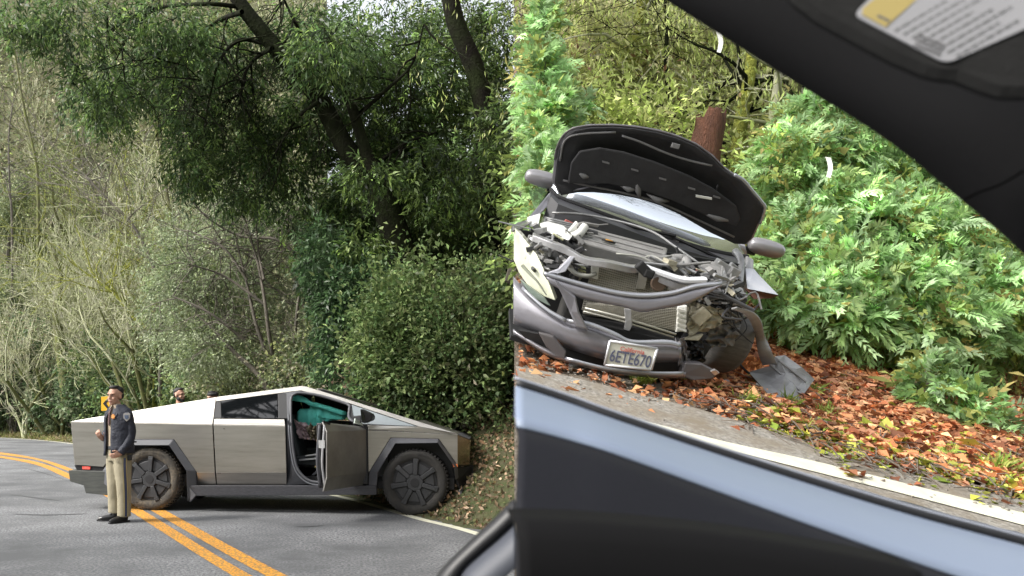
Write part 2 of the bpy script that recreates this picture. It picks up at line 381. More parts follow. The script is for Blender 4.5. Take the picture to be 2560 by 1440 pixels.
carpet('verge_grass', 120000, (-34, -8), (28, 58), .15, .14, .022, [(.24, .27, .07), (.30, .28, .12), (.16, .20, .05), (.34, .24, .15)], .10, 'short yellow green grass along the far side of the road', dmax=5.0)
carpet('leaf_litter', 34000, (-2, 4.2), (8.6, 20), .24, .10, .07, [(.25, .15, .085), (.34, .24, .16), (.14, .10, .06), (.12, .15, .05), (.38, .28, .2)], .06, 'brown fallen leaves and twigs on the bank in front of the truck', m=DRY, dmax=6)

# ---- background trees on the hillside: four kinds, copied
def proto_tree(kind):
    out, ends = [], []
    h = {'olive': 9, 'mossy': 10, 'bare': 9, 'round': 7}[kind]
    if kind in ('bare', 'mossy'):
        for k in range(3):
            grow(Vector((0, 0, 0)), Vector((random.gauss(0, .3), random.gauss(0, .3), 1)), h * .32, .11, 4, out, ends, 4, .12, .03, (2, 4), .72, .6, .45, .016 if kind == 'bare' else .010)
    else:
        grow(Vector((0, 0, 0)), Vector((.05, 0, 1)), h * .34, .16, 3, out, ends, 4, .12, .02, (3, 4), .66, .6, .5, .012)
    return out, ends
far_parts = {}
for kind, bm_, cols, nleaf, L, W in (('olive', BARK_GREY, OLV + GRY, 9000, .16, .08), ('mossy', BARK_MOSS, YGR + OLV, 5200, .10, .06),
                                  ('bare', BARK_PALE, TAN, 900, .12, .05), ('round', BARK_GREY, MDG + GRY, 11000, .15, .08)):
    out, ends = proto_tree(kind); mb = MB()
    for pts, rs in out: mb.tube(pts, rs, 5 if rs[0] > .05 else 3, cap=False)
    tm = mb.mesh(kind + '_limbs', bm_)
    E = np.array([tuple(e[0]) for e in ends]); D = np.array([tuple(e[1]) for e in ends]); i = rng.integers(0, len(E), nleaf)
    sp = {'olive': .42, 'mossy': .25, 'bare': .3, 'round': .45}[kind]
    p = E[i] + rng.normal(0, sp, (nleaf, 3)) - D[i] * rng.random((nleaf, 1)) * (1.2 if kind in ('mossy',) else .5)
    cm = quads_mesh(kind + '_crown', leaf_quads(p, rand_dirs(nleaf) + np.array([0, 0, -.3]), rand_dirs(nleaf) + np.array([0, -.3, .8]), L * np.exp(rng.normal(0, .3, nleaf)), np.full(nleaf, W)),
                    mixcol(nleaf, cols, .28), LEAF)
    far_parts[kind] = (tm, cm)
spots = []
for px_, Y_, kd in [(-20, 50, 'mossy'), (60, 44, 'bare'), (120, 56, 'olive'), (200, 47, 'bare'), (250, 60, 'mossy'), (330, 52, 'bare'), (400, 62, 'olive'), (455, 45, 'mossy'),
                    (520, 55, 'bare'), (590, 48, 'olive'), (650, 60, 'olive'), (700, 45, 'mossy'), (760, 38, 'olive'), (20, 70, 'olive'), (100, 78, 'bare'), (170, 68, 'mossy'),
                    (260, 80, 'olive'), (350, 74, 'mossy'), (430, 82, 'bare'), (540, 76, 'mossy'), (640, 74, 'bare'), (740, 66, 'olive'), (830, 56, 'round'), (900, 44, 'round'),
                    (980, 50, 'olive'), (1130, 48, 'olive'), (1000, 30, 'round'), (1120, 28, 'round'), (1200, 24, 'round'), (860, 32, 'olive'), (560, 40, 'olive'), (100, 52, 'olive'), (20, 54, 'round')]:
    spots.append((px_, Y_, kd))
kind_txt = {'olive': 'olive leaved', 'mossy': 'yellow mossy', 'bare': 'bare pale', 'round': 'round grey green'}
anchor = ['at the left margin', 'above the mossy trunk', 'above the officer', 'above the road sign', 'above the truck bed', 'above the rear side window', 'above the cab roof', 'behind the leaning trunk', 'above the bank shrubs', 'at the right edge of the left view']
seen = {}
for i, (px_, Y_, kd) in enumerate(spots):
    lb_ = '%s tree on the %s hillside %s' % (kind_txt[kd], 'near' if Y_ < 50 else 'middle' if Y_ < 65 else 'far', anchor[max(0, min(9, int(px_ / 128)))])
    if lb_ in seen: seen[lb_] += 1; lb_ += ', further right'
    seen.setdefault(lb_, 1)
    loc = T(px_, Y_); o = thing('hillside_tree', lb_, 'tree', loc, 'trees on the hillside behind the road')
    o.rotation_euler.z = i * 2.4; s = random.uniform(.85, 1.25); o.scale = (s, s, s)
    link('limbs', far_parts[kd][0], o); link('crown', far_parts[kd][1], o, kind='stuff')

# ---- pale bare trees, nearer (twig fans)
def bare_tree(px_, Y_, h, lean, lab, seed, m=BARK_PALE, stems=4, moss=900):
    random.seed(seed); loc = T(px_, Y_); o = thing('bare_tree', lab, 'tree', loc); out, ends = [], []
    for k in range(stems):
        grow(Vector((random.gauss(0, .25), random.gauss(0, .25), 0)), Vector((lean + random.gauss(0, .35), random.gauss(0, .3), 1)), h * .34, .12, 5, out, ends, 4, .13, .045, (2, 4), .68, .62, .42, .012)
    trunks = [q for q in out if q[1][0] > .05]; tw = [q for q in out if q[1][0] <= .05]
    branches(trunks, 'trunk', BARK_MOSS, o); branches(tw, 'twigs', m, o, kind='stuff')
    E = np.array([tuple(q[0][2]) for q in tw]); i = rng.integers(0, len(E), moss)
    p = E[i] + rng.normal(0, .05, (moss, 3))
    link('moss', quads_mesh('moss', leaf_quads(p, rand_dirs(moss), rand_dirs(moss), np.full(moss, .12), np.full(moss, .06)), mixcol(moss, YGR, .2), LEAF), o, kind='stuff')
    return o
bare_tree(395, 33, 12, -.25, 'pale bare tree with fanned twigs rising behind the truck bed', 11, stems=5)
bare_tree(455, 36, 13, .05, 'bare mossy tree with a leaning trunk right of the pale fan', 12, stems=4)
bare_tree(150, 43, 12, -.05, 'bare tree with a mossy trunk left of the officer', 13, stems=3)
bare_tree(290, 40, 11, .1, 'bare pale tree behind the road sign', 14, stems=4)
bare_tree(30, 50, 14, .05, 'bare tree with yellow moss at the left margin', 15, stems=4, moss=2500)
bare_tree(215, 46, 12, 0, 'smaller pale bare tree higher on the left slope', 16, stems=4)
random.seed(21)
# thick mossy stem
o = thing('mossy_tree', 'thick mossy tree stem standing in the bushes left of the officer', 'tree', T(172, 40.5)); 
MB().tube(shapely([(172, 1010), (160, 930), (150, 850), (142, 770), (150, 690), (120, 600)], 40.5, o), wid(26, .34, .11), 9).build('trunk', BARK_MOSS, o, smooth=True)

# ---- roadside bushes left and behind the truck
def bush(lab, blobs, clumps, per, L, W, cols, spread=.22, name='bush', cat='bush', m=LEAF, droop=.1, stems=6, jitter=.28, barkm=BARK_GREY, shell=.6, group=None):
    c = sum((b[0] for b in blobs), Vector()) / len(blobs); X, Y = c.x, c.y; base = Vector((X, Y, min(c.z, max(terr(X, Y), 0) if X < BND * Y else float(rz(X, Y)))))
    o = thing(name, lab, cat, base, group)
    foliage('leaves', relb(blobs, o), clumps, per, spread, L, W, cols, m, droop, o, jitter=jitter, shell=shell)
    if jitter == .28: foliage('shoots', relb(blobs, o), max(40, clumps // 14), 12, spread * 2.2, L * 1.05, W, cols, m, -.5, o, outward=1.1, jitter=.3, shell=.95)
    mb = MB()
    for b in blobs:
        for k in range(stems):
            q = b[0] - base + Vector([random.gauss(0, .4) * r_ for r_ in b[1]])
            mb.tube(spline([Vector((random.gauss(0, .15), random.gauss(0, .15), -.1)), q * .5 + Vector((random.gauss(0, .1), 0, .2)), q], 3), wid(7, .03, .008), 4, cap=False)
    mb.build('stems', barkm, o, kind='stuff'); return o
bush('light green bushes along the far verge at the left margin', [B(-30, 955, 50, 110, 90), B(70, 975, 50, 90, 80), B(30, 890, 50, 90, 70), B(110, 925, 50, 60, 80), B(60, 860, 46, 60, 50, .7), B(0, 870, 46, 50, 60, .7)], 3400, 9, .2, .11, MDG + GRY + [(.12, .2, .07)], .35)
bush('green bush on the verge between the mossy trunk and the officer', [B(165, 1000, 44, 80, 60), B(240, 985, 41, 70, 75)], 1700, 9, .19, .10, MDG + GRY, .33)
bush('green hedge of bushes behind the officer and the truck bed', [B(330, 965, 38, 80, 75), B(260, 915, 40, 60, 50, .7), B(420, 975, 34, 80, 70), B(510, 975, 30, 80, 60)], 2000, 9, .17, .09, MDG + OLV[:2], .3)
bush('loose grey green bush above the truck bed behind the bearded man', [B(450, 880, 34, 120, 90, .6), B(330, 900, 38, 90, 60, .6)], 1500, 8, .15, .07, GRY + OLV, .3)
bush('olive undergrowth bush below the slender tree behind the cab', [B(620, 945, 24, 110, 60), B(760, 930, 20, 80, 70), B(820, 900, 19, 60, 90, .6)], 2000, 8, .10, .055, OLV + GRY + TAN[:1], .2)

# ---- slender many-stemmed tree with fine grey leaves
o = thing('slender_tree', 'slender tree of several dark stems with fine grey green leaves behind the cab', 'tree', T(690, 20.5)); Y0 = 20.5
stems = [[(700, 1010), (672, 900), (640, 810), (615, 700), (590, 600)], [(705, 1010), (694, 930), (675, 850), (660, 740), (640, 640), (610, 540)], [(725, 1010), (728, 930), (738, 830), (748, 740), (770, 640)],
         [(690, 1000), (640, 930), (585, 880), (540, 830), (495, 790)], [(660, 700), (648, 640), (640, 560)], [(745, 640), (690, 598), (600, 590), (520, 545), (470, 490)], [(735, 610), (760, 585), (800, 520)],
         [(755, 985), (770, 940), (795, 895)], [(618, 700), (560, 620), (480, 580)], [(660, 760), (560, 690), (470, 660)], [(612, 850), (520, 780), (430, 740)]]
mb = MB(); 
for i, s_ in enumerate(stems): 
    q = shapely(s_, [Y0 - .5 + random.uniform(-.4, .3) * (j > 0) for j in range(len(s_))], o); mb.tube(q, wid(len(q), .080 if i < 4 else .040, .016), 6, cap=False)
mb.build('stems', BARK_GREY, o, smooth=True)
out, ends = [], []
for s_ in stems:
    for j in range(14):
        k = random.randint(1, len(s_) - 1); t = random.random(); x = lerp(s_[k - 1][0], s_[k][0], t); y = lerp(s_[k - 1][1], s_[k][1], t)
        if y > 900: continue
        grow(at(x, y, Y0) - o.location, Vector((random.gauss(0, 1), random.gauss(0, .7), random.gauss(.4, .5))), .9, .018, 2, out, ends, 4, .2, -.03, (2, 3), .7, .6, .5, .006)
branches(out, 'twigs', BARK_GREY, o, kind='stuff')
Y1 = Y0 + 1.2
foliage('leaves', relb([B(560, 650, Y1, 150, 130, .8), B(470, 780, Y1, 110, 130, 1), B(640, 790, Y1, 110, 110, .6), B(510, 880, Y0, 100, 60, 1), B(640, 520, Y1, 130, 70, .7), B(720, 680, Y1, 90, 150, .4), B(440, 640, Y1, 80, 100, .5)], o),
        4200, 10, .16, .078, .036, [(.26, .32, .19), (.34, .39, .24), (.18, .24, .12), (.40, .44, .30), (.24, .30, .12)], LEAF, .3, o, shell=.2)
# broken pale snag
o = thing('broken_tree', 'pale broken snag with a splintered top behind the slender tree', 'tree', T(760, 24))
mb = MB(); q = shapely([(752, 1000), (748, 860), (745, 760), (700, 690), (680, 640), (675, 590), (682, 558)], 24, o); mb.tube(q, wid(len(q), .12, .03), 7)
q = shapely([(745, 760), (765, 700), (800, 660)], 24, o); mb.tube(q, wid(len(q), .05, .015), 5); q = shapely([(680, 640), (650, 600), (640, 575)], 24, o); mb.tube(q, wid(len(q), .04, .01), 5)
mb.build('trunk', BARK_PALE, o, smooth=True)

# ---- the great dark leaning bay tree
def limb(mb, pts, Y, root, r0, r1, n=9):
    q = shapely(pts, Y, root); mb.tube(q, wid(len(q), r0, r1), n)
Yb = 16.0
o = thing('leaning_tree', 'big dark evergreen leaning left over the truck with a forked trunk', 'tree', T(1030, Yb)); s = Yb / FPX
mb = MB(); limb(mb, [(1060, 830), (1030, 720), (1000, 620), (965, 520), (930, 440)], Yb, o, 42 * s, 32 * s, 12)
limb(mb, [(930, 440), (880, 390), (845, 335), (800, 250), (735, 175), (660, 85), (605, 15), (560, -60)], Yb, o, 28 * s, 17 * s, 12)
limb(mb, [(945, 450), (915, 380), (890, 300), (862, 215), (840, 150), (800, 60)], Yb - .3, o, 17 * s, 8 * s, 9)
mb.build('trunk', BARK_DARK, o, smooth=True)
mb = MB(); bq = []
for l_ in ([(765, 120), (745, 70), (715, 10), (700, -40)], [(605, 30), (550, 50), (490, 95), (445, 160), (430, 230)], [(665, 110), (600, 100), (550, 150), (525, 240), (510, 330)], [(680, 120), (640, 145), (610, 190), (600, 260)],
           [(800, 250), (740, 300), (690, 380)], [(880, 300), (960, 230), (1030, 160), (1060, 60)], [(930, 420), (1010, 360), (1090, 330)], [(620, 20), (520, 10), (400, 20), (300, 60), (250, 130)], [(740, 180), (790, 120), (850, 60)], [(380, 20), (320, 90), (290, 150)]):
    q = shapely(l_, [Yb + random.uniform(-.8, .8) for _ in l_], o); mb.tube(q, wid(len(q), 6.5 * s, 1.6 * s), 6, cap=False); bq.append(q)
mb.build('boughs', BARK_DARK, o, smooth=True)
out, ends = [], []
for q in bq:
    for j in range(3, len(q), 2): grow(q[j], Vector((random.gauss(0, .6), random.gauss(0, .5), random.gauss(-.5, .5))), .9, .022, 3, out, ends, 4, .2, -.06, (2, 3), .7, .6, .5, .005)
branches(out, 'twigs', BARK_DARK, o, kind='stuff')
up = [B(540, 70, Yb, 140, 90), B(420, 60, Yb - .5, 90, 70), B(300, 90, Yb - .5, 110, 90, .9), B(180, 60, Yb - .8, 120, 70, .9), B(60, 45, Yb - 1, 90, 45, .7), B(210, 180, Yb - .6, 80, 80, .9), B(240, 245, Yb - .6, 50, 45, .8), B(150, 170, Yb, 60, 70, .4),
      B(480, 180, Yb, 90, 100, .9), B(560, 260, Yb, 90, 110, .8), B(450, 330, Yb - .4, 60, 110, 1), B(470, 400, Yb - .4, 34, 50, .9), B(610, 390, Yb, 70, 110, .8), B(430, 240, Yb, 60, 60, .7), B(660, 200, Yb - .6, 80, 90, .8),
      B(700, 320, Yb, 80, 100, .8), B(560, 440, Yb, 50, 60, .6), B(780, 60, Yb, 110, 90, .9), B(840, 130, Yb - .8, 110, 70, 1.2), B(770, 215, Yb - .9, 80, 60, .6), B(940, 60, Yb, 120, 90, .9), B(700, 430, Yb + .5, 90, 90, .7)]
up = [(b[0] + Vector((0, 1.25 + .5 * math.sin(i), 0)) if i not in (3, 4, 18, 1, 8) else b[0], b[1], b[2]) for i, b in enumerate(up)]
foliage('crown', relb(up, o), 4700, 9, .17, .135, .032, DKG + MDG[:2], LEAFG, .9, o, shell=.35, jitter=.4)
md = [B(960, 200, Yb, 130, 130, .9), B(1060, 130, Yb, 110, 130, .9), B(1000, 330, Yb, 120, 110, .9), B(1100, 300, Yb + .5, 100, 140, .9), B(950, 420, Yb - .9, 110, 50, 1.1), B(1120, 450, Yb, 110, 110, .9), B(860, 470, Yb - .5, 80, 80, 1),
      B(830, 560, Yb - .3, 90, 110, 1.1), B(860, 680, Yb - .3, 100, 110, 1), B(960, 590, Yb + .8, 120, 110, .8), B(1080, 560, Yb + .6, 120, 90, .8)]
md = [(b[0] + Vector((0, 1.7, 0)) if i not in (5,) else b[0], b[1], b[2]) for i, b in enumerate(md)]
md += [B(925, 425, Yb - 1.1, 70, 30, 1), B(905, 600, Yb - .9, 50, 60, .7), B(1010, 690, Yb - .9, 70, 30, .8), B(870, 320, Yb + 1.5, 120, 130, .9), B(950, 100, Yb + 2.5, 150, 100, .8)]
foliage('crown', relb(md, o), 5000, 10, .18, .13, .036, DKG, LEAFG, .8, o, shell=.35, jitter=.45)

o = thing('dark_tree', 'dark trunk with hanging evergreen foliage at the right edge of the left view', 'tree', T(1262, 17)); s = 17 / FPX
mb = MB(); limb(mb, [(1275, 760), (1268, 640), (1240, 520), (1218, 400), (1207, 260), (1182, 160), (1140, 60), (1120, -40)], 17, o, 30 * s, 22 * s, 11); mb.build('trunk', BARK_DARK, o, smooth=True)
foliage('crown', relb([B(1130, 60, 19.5, 90, 70, .8), B(1245, 90, 19, 40, 90, .7), B(1240, 330, 16, 30, 80, 1), B(1200, 480, 18.8, 70, 120, .9), B(1130, 200, 19, 90, 120, .8), B(1190, 640, 18.6, 60, 90, 1), B(1100, 640, 17.5, 120, 90, 1)], o), 2800, 11, .18, .12, .035, DKG + OLV[2:3], LEAFG, .7, o, shell=.35, jitter=.4)

o = thing('young_evergreen', 'drooping blue green young evergreen beside the slender tree', 'tree', T(850, 15.5)); s = 15.5 / FPX
mb = MB(); limb(mb, [(860, 1000), (865, 880), (870, 760), (860, 640)], 15.5, o, 8 * s, 3 * s, 6); mb.build('trunk', BARK_DARK, o, smooth=True)
foliage('crown', relb([B(870, 780, 15.3, 70, 100, 1.1), B(855, 890, 15.3, 60, 70, 1), B(920, 820, 15.6, 70, 110, .9), B(800, 650, 15.6, 45, 90, .8), B(900, 960, 15.3, 60, 50, .6), B(900, 700, 15.3, 90, 60, .9)], o), 2300, 11, .16, .12, .034, [(.05, .10, .04), (.08, .15, .06), (.03, .06, .025), (.11, .18, .08)], LEAFG, .8, o, jitter=.35)

bush('olive shrub with reddish twigs on the bank above the bonnet', [B(1010, 800, 13.8, 70, 60), B(975, 880, 13.4, 55, 60), B(1040, 900, 13.2, 60, 50), B(975, 765, 14.2, 30, 40, .5), B(1035, 725, 14.2, 26, 34, .6), B(1100, 750, 14.4, 40, 30, .6), B(1070, 700, 14.3, 16, 30, .4), B(995, 715, 14.2, 14, 30, .4), B(1090, 850, 13.4, 40, 46)], 2200, 9, .085, .05, [(.11, .18, .06), (.17, .25, .09), (.07, .12, .04), (.24, .30, .12), (.15, .20, .07)], .25, stems=12)
bush('dark tangled shrub on the bank at the right edge above the bumper', [B(1190, 800, 13.2, 60, 60), B(1135, 860, 13.0, 60, 46), B(1215, 900, 12.8, 55, 46), B(1150, 930, 12.8, 60, 40, .8), B(1235, 1000, 12.6, 40, 40, .5), B(1060, 970, 13.2, 60, 46), B(1110, 1010, 12.8, 40, 30, .6), B(1245, 740, 13.6, 40, 50), B(1190, 715, 13.6, 20, 36, .5), B(1140, 780, 13.6, 26, 30, .6)], 2800, 9, .08, .048, [(.07, .13, .045), (.12, .19, .07), (.20, .27, .10), (.10, .11, .05)], .24, stems=14)
bush('low green shrub hanging over the windscreen line of the truck', [B(960, 985, 14, 60, 45, .8), B(1040, 1020, 13.6, 60, 30, .7), B(900, 940, 15, 40, 40, .5)], 1000, 9, .085, .05, MDG + TAN[3:], .15)

# ---- overhanging bare tree above and behind the camera, mirrored in the glass and the steel
random.seed(5)
o = thing('overhanging_tree', 'bare tree arching high over the road, mirrored in the truck windows', 'tree', Vector((-17, 2, 0))); out, ends = [], []
for L_ in ([(-17, 2, 0), (-15, 4, 5), (-10, 7.5, 8.5), (-4, 8.6, 9.6), (1, 7, 10.5)], [(-15, 4, 5), (-9, 4, 9.5), (-3, 3.5, 11), (3, 4, 11.5), (6, 5, 12)], [(-10, 7.5, 8.5), (-6, 9.5, 10), (-2, 9.5, 11)]):
    q = spline([Vector(p) - o.location for p in L_], 6); out.append((q, wid(len(q), .30, .07)))
    for j in range(4, len(q)):
        for k in range(2): grow(q[j], Vector((random.gauss(.5, .7), random.gauss(0, .8), random.gauss(.1, .35))), 1.9, .06, 3, out, ends, 4, .16, 0, (2, 4), .7, .6, .5, .014)
branches(out, 'limbs', BARK_DARK, o)
# ================================================================== RIGHT-HAND SLOPE: litter, bushes, woods
# maple leaves
def maple(seed):
    r_ = random.Random(seed); pr = [0, .30, .12, .62, .30, .85, .45, 1.0, .45, .85, .30, .62, .12, .30]
    ang = [-90, -60, -40, -10, 15, 38, 62, 90, 118, 142, 165, 190, 220, 240]
    vs_ = []
    for q, a in zip(pr, ang):
        x, y = q * math.cos(R(a)), q * math.sin(R(a)); vs_.append(Vector((x * .55 + r_.gauss(0, .02), y * .55, .12 * (x * x) * r_.uniform(-.5, 1.5) + .22 * y * y * r_.uniform(-.3, 1) * .6)))
    return vs_
RUST = [(.50, .18, .08), (.60, .25, .11), (.38, .13, .065), (.70, .36, .17), (.24, .10, .06), (.62, .31, .18), (.74, .46, .24)]
def r_in_litter(px, py, margin=0):
    xs_ = [p[0] for p in bl]; ys_ = [p[1] for p in bl]; return py < np.interp(px, xs_, ys_) - margin
leafmeshes = []
for i in range(14):
    vs_ = maple(i); me = bpy.data.meshes.new('fallen_leaf'); me.from_pydata([(0, 0, .02)] + [tuple(v) for v in vs_], [], [(0, k + 1, (k + 1) % 14 + 1) for k in range(14)])
    me.materials.append(DRY); colattr(me, np.array([np.array(RUST[i % 7] if i < 12 else (.55, .50, .08)) * random.uniform(.85, 1.15)] * 14), 3); leafmeshes.append(me)
def leaf_M(P, s):
    q = Matrix.Rotation(random.uniform(0, 6.28), 4, 'Z') @ Matrix.Rotation(random.gauss(0, .45), 4, 'X') @ Matrix.Rotation(random.gauss(0, .45), 4, 'Y')
    return Matrix.Translation(P) @ RU.to_track_quat('Z', 'Y').to_matrix().to_4x4() @ q @ Matrix.Scale(s, 4)
def slope_pt(px, py, h=.02):
    P = rg(px, py)
    for _ in range(6):     # march to the real surface
        z = float(rz(P.x, P.y)); P = onplane(px, py, Vector((P.x, P.y, z + h)), Vector((-.1, -.35, .93)))
    return P
cnt = 0; random.seed(3)
while cnt < 300:
    px_ = random.uniform(1690, 2560); py_ = random.uniform(850, 1240)
    if not r_in_litter(px_, py_, 3) or py_ < 780 + (px_ - 1700) * .16: continue
    l = link('fallen_leaf', leafmeshes[random.randrange(13)], litter); l.matrix_world = leaf_M(slope_pt(px_, py_, .03), random.uniform(.055, .095)); cnt += 1
def litter_mass(n, name, label):
    V, C = [], []; xs_, ys_ = rng.uniform(.9, 9, n), 0
    S = rng.uniform(BND + .003, 1.1, n); Y = rng.uniform(3.2, 11.5, n) ; X = S * Y; Z = rz(X, Y)
    px_ = PX + FPX * S; py_ = PY - FPX * (Z - CZ) / Y
    lim = np.interp(px_, [p[0] for p in bl], [p[1] for p in bl]); d = lim - py_
    dens = np.clip((d + 14) / 34, .0, 1) * np.clip((px_ - 1480) / 320 + (850 - py_) / 300, .06, 1)
    ok = rng.random(n) < np.maximum(dens, .07 * (d > -60)); X, Y, Z, px_, d = X[ok], Y[ok], Z[ok], px_[ok], d[ok]; n = len(X)
    moss = rng.random(n) < np.exp(-np.maximum(d, 0) / 45) * .55 * (px_ > 1850)
    c = mixcol(n, RUST, .28) * np.clip(1 + .25 * fbm(X, Y, 2.2, 4), .5, 1.5)[:, None]; c[moss] = mixcol(int(moss.sum()), [(.40, .42, .06), (.28, .38, .06), (.5, .5, .12)], .2)
    # star-like 5-lobe leaf as two crossed rhombi
    p = np.stack([X, Y, Z + .012 + rng.random(n) * .045], 1); up = np.array([tuple(RU)]) + rng.normal(0, .35, (n, 3)); ax = rand_dirs(n); ax = unit(ax - up * (ax * up).sum(1, keepdims=True) / (up * up).sum(1, keepdims=True))
    sz = np.exp(rng.normal(0, .3, n)) * .062
    sd_ = unit(np.cross(ax, up)); v1 = leaf_quads(p - ax * sz[:, None] * .5, ax, up, sz, sz * .62, fold=.25, curl=.1); v2 = leaf_quads(p - sd_ * sz[:, None] * .5, sd_, up, sz, sz * .5, fold=-.2, curl=.25)
    return link(name, quads_mesh(name, np.concatenate([v1, v2]), np.concatenate([c, c * .94]), DRY), litter, kind='stuff')
litter_mass(130000, 'leaf_litter', '')
# dead twigs and grit among the leaves
mb = MB(); random.seed(17)
for i in range(200):
    px_ = random.uniform(1700, 2560); py_ = np.interp(px_, [p[0] for p in bl], [p[1] for p in bl]) - abs(random.gauss(0, 110)) + 12
    P = slope_pt(px_, py_, .05); a = Vector((random.gauss(0, 1), random.gauss(0, 1), 0)); a -= RU * a.dot(RU); a = a.normalized() * random.uniform(.04, .16)
    mb.tube([P - a, P + RU * random.uniform(0, .03), P + a + Vector((0, 0, random.uniform(0, .02)))], [.003, .004, .002], 4, cap=False)
mb.build('dead_twigs', mat('dead_wood', (.10, .075, .055), .9, var=(20, .5, (.20, .17, .14))), litter, kind='stuff')
# pebbles on the shoulder
mb = MB()
for i in range(700):
    px_ = random.uniform(1289, 2560); lim = np.interp(px_, [p[0] for p in bl], [p[1] for p in bl]); py_ = lim + random.gauss(0, 34)
    P = slope_pt(px_, py_, .0) + RU * .045; r_ = random.uniform(.003, .008)
    mb.box(P, (r_ * 2, r_ * 1.6, r_), Matrix.Rotation(random.uniform(0, 6), 3, 'Z'))
mb.build('gravel', mat('gravel', (.30, .275, .24), .9, var=(40, .6, (.19, .17, .15))), litter, kind='stuff')

def grass_tuft(px_, py_, n, s_, cols, lab=None, name='grass_tuft'):
    P = slope_pt(px_, py_, 0); o = link(name, quads_mesh(name, leaf_quads(rng.normal(0, s_ * .35, (n, 3)) * [1, 1, .15], rand_dirs(n) * [.9, .9, .4] + np.array([tuple(RU)]), rand_dirs(n), s_ * np.exp(rng.normal(0, .3, n)), np.full(n, s_ * .22), curl=.4), mixcol(n, cols, .2), LEAF), None, label=lab, cat='plant', group='small green tufts along the shoulder')
    o.location = P; return o
GG = [(.38, .46, .10), (.26, .40, .08), (.5, .52, .16)]
for i, (x, y, s_, lb) in enumerate([(1603, 962, .07, 'bright green weed tuft below the dropped bumper lip'), (1690, 955, .05, 'small weed by the broken end of the bumper lip'), (1780, 985, .05, 'small green weed between the bumper end and the fallen liner'), (1860, 1010, .06, 'green weed tuft left below the fallen wheel liner'),
                                (1960, 1018, .08, 'yellow green weed tuft under the fallen wheel liner'), (2030, 985, .07, 'yellow green weed right of the fallen wheel liner'), (2060, 1050, .08, 'leafy weed on the shoulder below the litter'), (2010, 1075, .06, 'low weed at the shoulder edge'), (2480, 1180, .09, 'green grass tuft at the far right shoulder'), (2350, 1150, .07, 'mossy grass tuft on the right shoulder')]):
    grass_tuft(x, y, 110, s_, GG, lb)

# ---- wattle-like bush of long pinnate sprays
def sprays(name, blobs, nspray, Ls, nl, Ll, Wl, cols, parent, m=LEAF, droop=.35, jitter=.30, face=(-.1, -.8, .5)):
    sp, idx = blob_points(blobs, nspray, .55); C = np.array([tuple(b[0]) for b in blobs])[idx]
    d = unit(unit(sp - C) * .8 + rand_dirs(nspray) * .7 + np.array([0, -.3, .15])); nr = unit(np.array(face) + rand_dirs(nspray) * .55)
    side = unit(np.cross(d, nr)); cc = mixcol(nspray, cols, jitter); LL = Ls * np.exp(rng.normal(0, .25, nspray))
    V, C_ = [], []
    for k in range(nl):
        t = (k // 2 + 1) / (nl / 2); sg = 1 if k % 2 else -1; last = k >= nl - 2
        p = sp + d * (LL * t)[:, None] + np.array([0, 0, -1]) * (droop * LL * t * t)[:, None]
        ax = unit(d * (.75 + .5 * t) + side * sg * (1.15 - .7 * t) + np.array([0, 0, -droop * t]) + rng.normal(0, .12, (nspray, 3)))
        V.append(leaf_quads(p, ax, nr + rng.normal(0, .25, (nspray, 3)), Ll * (1.15 - .45 * t) * np.exp(rng.normal(0, .15, nspray)), np.full(nspray, Wl), fold=.1, curl=.3)); C_.append(cc * np.exp(rng.normal(0, .1, (nspray, 1))) * (1 + .2 * t))
    return link(name, quads_mesh(name, np.concatenate(V), np.concatenate(C_), m), parent, kind='stuff')
def rthing(name, label, cat, px_, py_): return thing(name, label, cat, slope_pt(px_, py_, -.05))
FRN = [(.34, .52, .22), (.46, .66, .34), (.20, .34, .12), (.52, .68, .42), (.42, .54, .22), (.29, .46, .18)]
def spray_bush(lab, px_, py_, blobs, n, Ls=.22, nl=18, Ll=.095, Wl=.024, cols=FRN, stems=5):
    o = rthing('leafy_bush', lab, 'bush', px_, py_); bb = relb(blobs, o)
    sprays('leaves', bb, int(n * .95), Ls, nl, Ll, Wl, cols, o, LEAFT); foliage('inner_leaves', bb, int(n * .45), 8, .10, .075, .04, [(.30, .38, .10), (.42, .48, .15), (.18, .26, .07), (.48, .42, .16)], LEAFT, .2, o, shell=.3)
    mb = MB()
    for b in bb:
        for k in range(stems):
            q = b[0] + Vector([random.gauss(0, .35) * r_ for r_ in b[1]]); mb.tube(spline([Vector((random.gauss(0, .1), random.gauss(0, .1), 0)), q * .55 + Vector((0, .1, .15)), q], 4), wid(9, .016, .005), 5, cap=False)
    mb.build('stems', BARK_GREY, o, kind='stuff'); return o
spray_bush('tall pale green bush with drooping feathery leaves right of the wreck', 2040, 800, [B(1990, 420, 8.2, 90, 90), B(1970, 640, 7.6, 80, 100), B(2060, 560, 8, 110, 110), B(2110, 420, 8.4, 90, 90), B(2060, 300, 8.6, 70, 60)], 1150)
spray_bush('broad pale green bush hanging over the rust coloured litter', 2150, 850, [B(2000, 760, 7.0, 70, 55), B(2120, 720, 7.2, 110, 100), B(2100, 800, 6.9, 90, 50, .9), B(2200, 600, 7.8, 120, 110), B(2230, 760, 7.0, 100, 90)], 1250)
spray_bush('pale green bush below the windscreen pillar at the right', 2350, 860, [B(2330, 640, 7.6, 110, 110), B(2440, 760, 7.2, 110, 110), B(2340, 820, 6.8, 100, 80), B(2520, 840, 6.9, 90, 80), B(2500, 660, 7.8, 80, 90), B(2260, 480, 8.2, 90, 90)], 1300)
spray_bush('small sprig of pale leaves standing alone in the litter', 2330, 1000, [B(2330, 950, 5.9, 50, 50), B(2380, 1010, 5.8, 45, 35), B(2450, 1040, 5.7, 40, 35)], 130, .15, 12, .08, .024, FRN, 3)
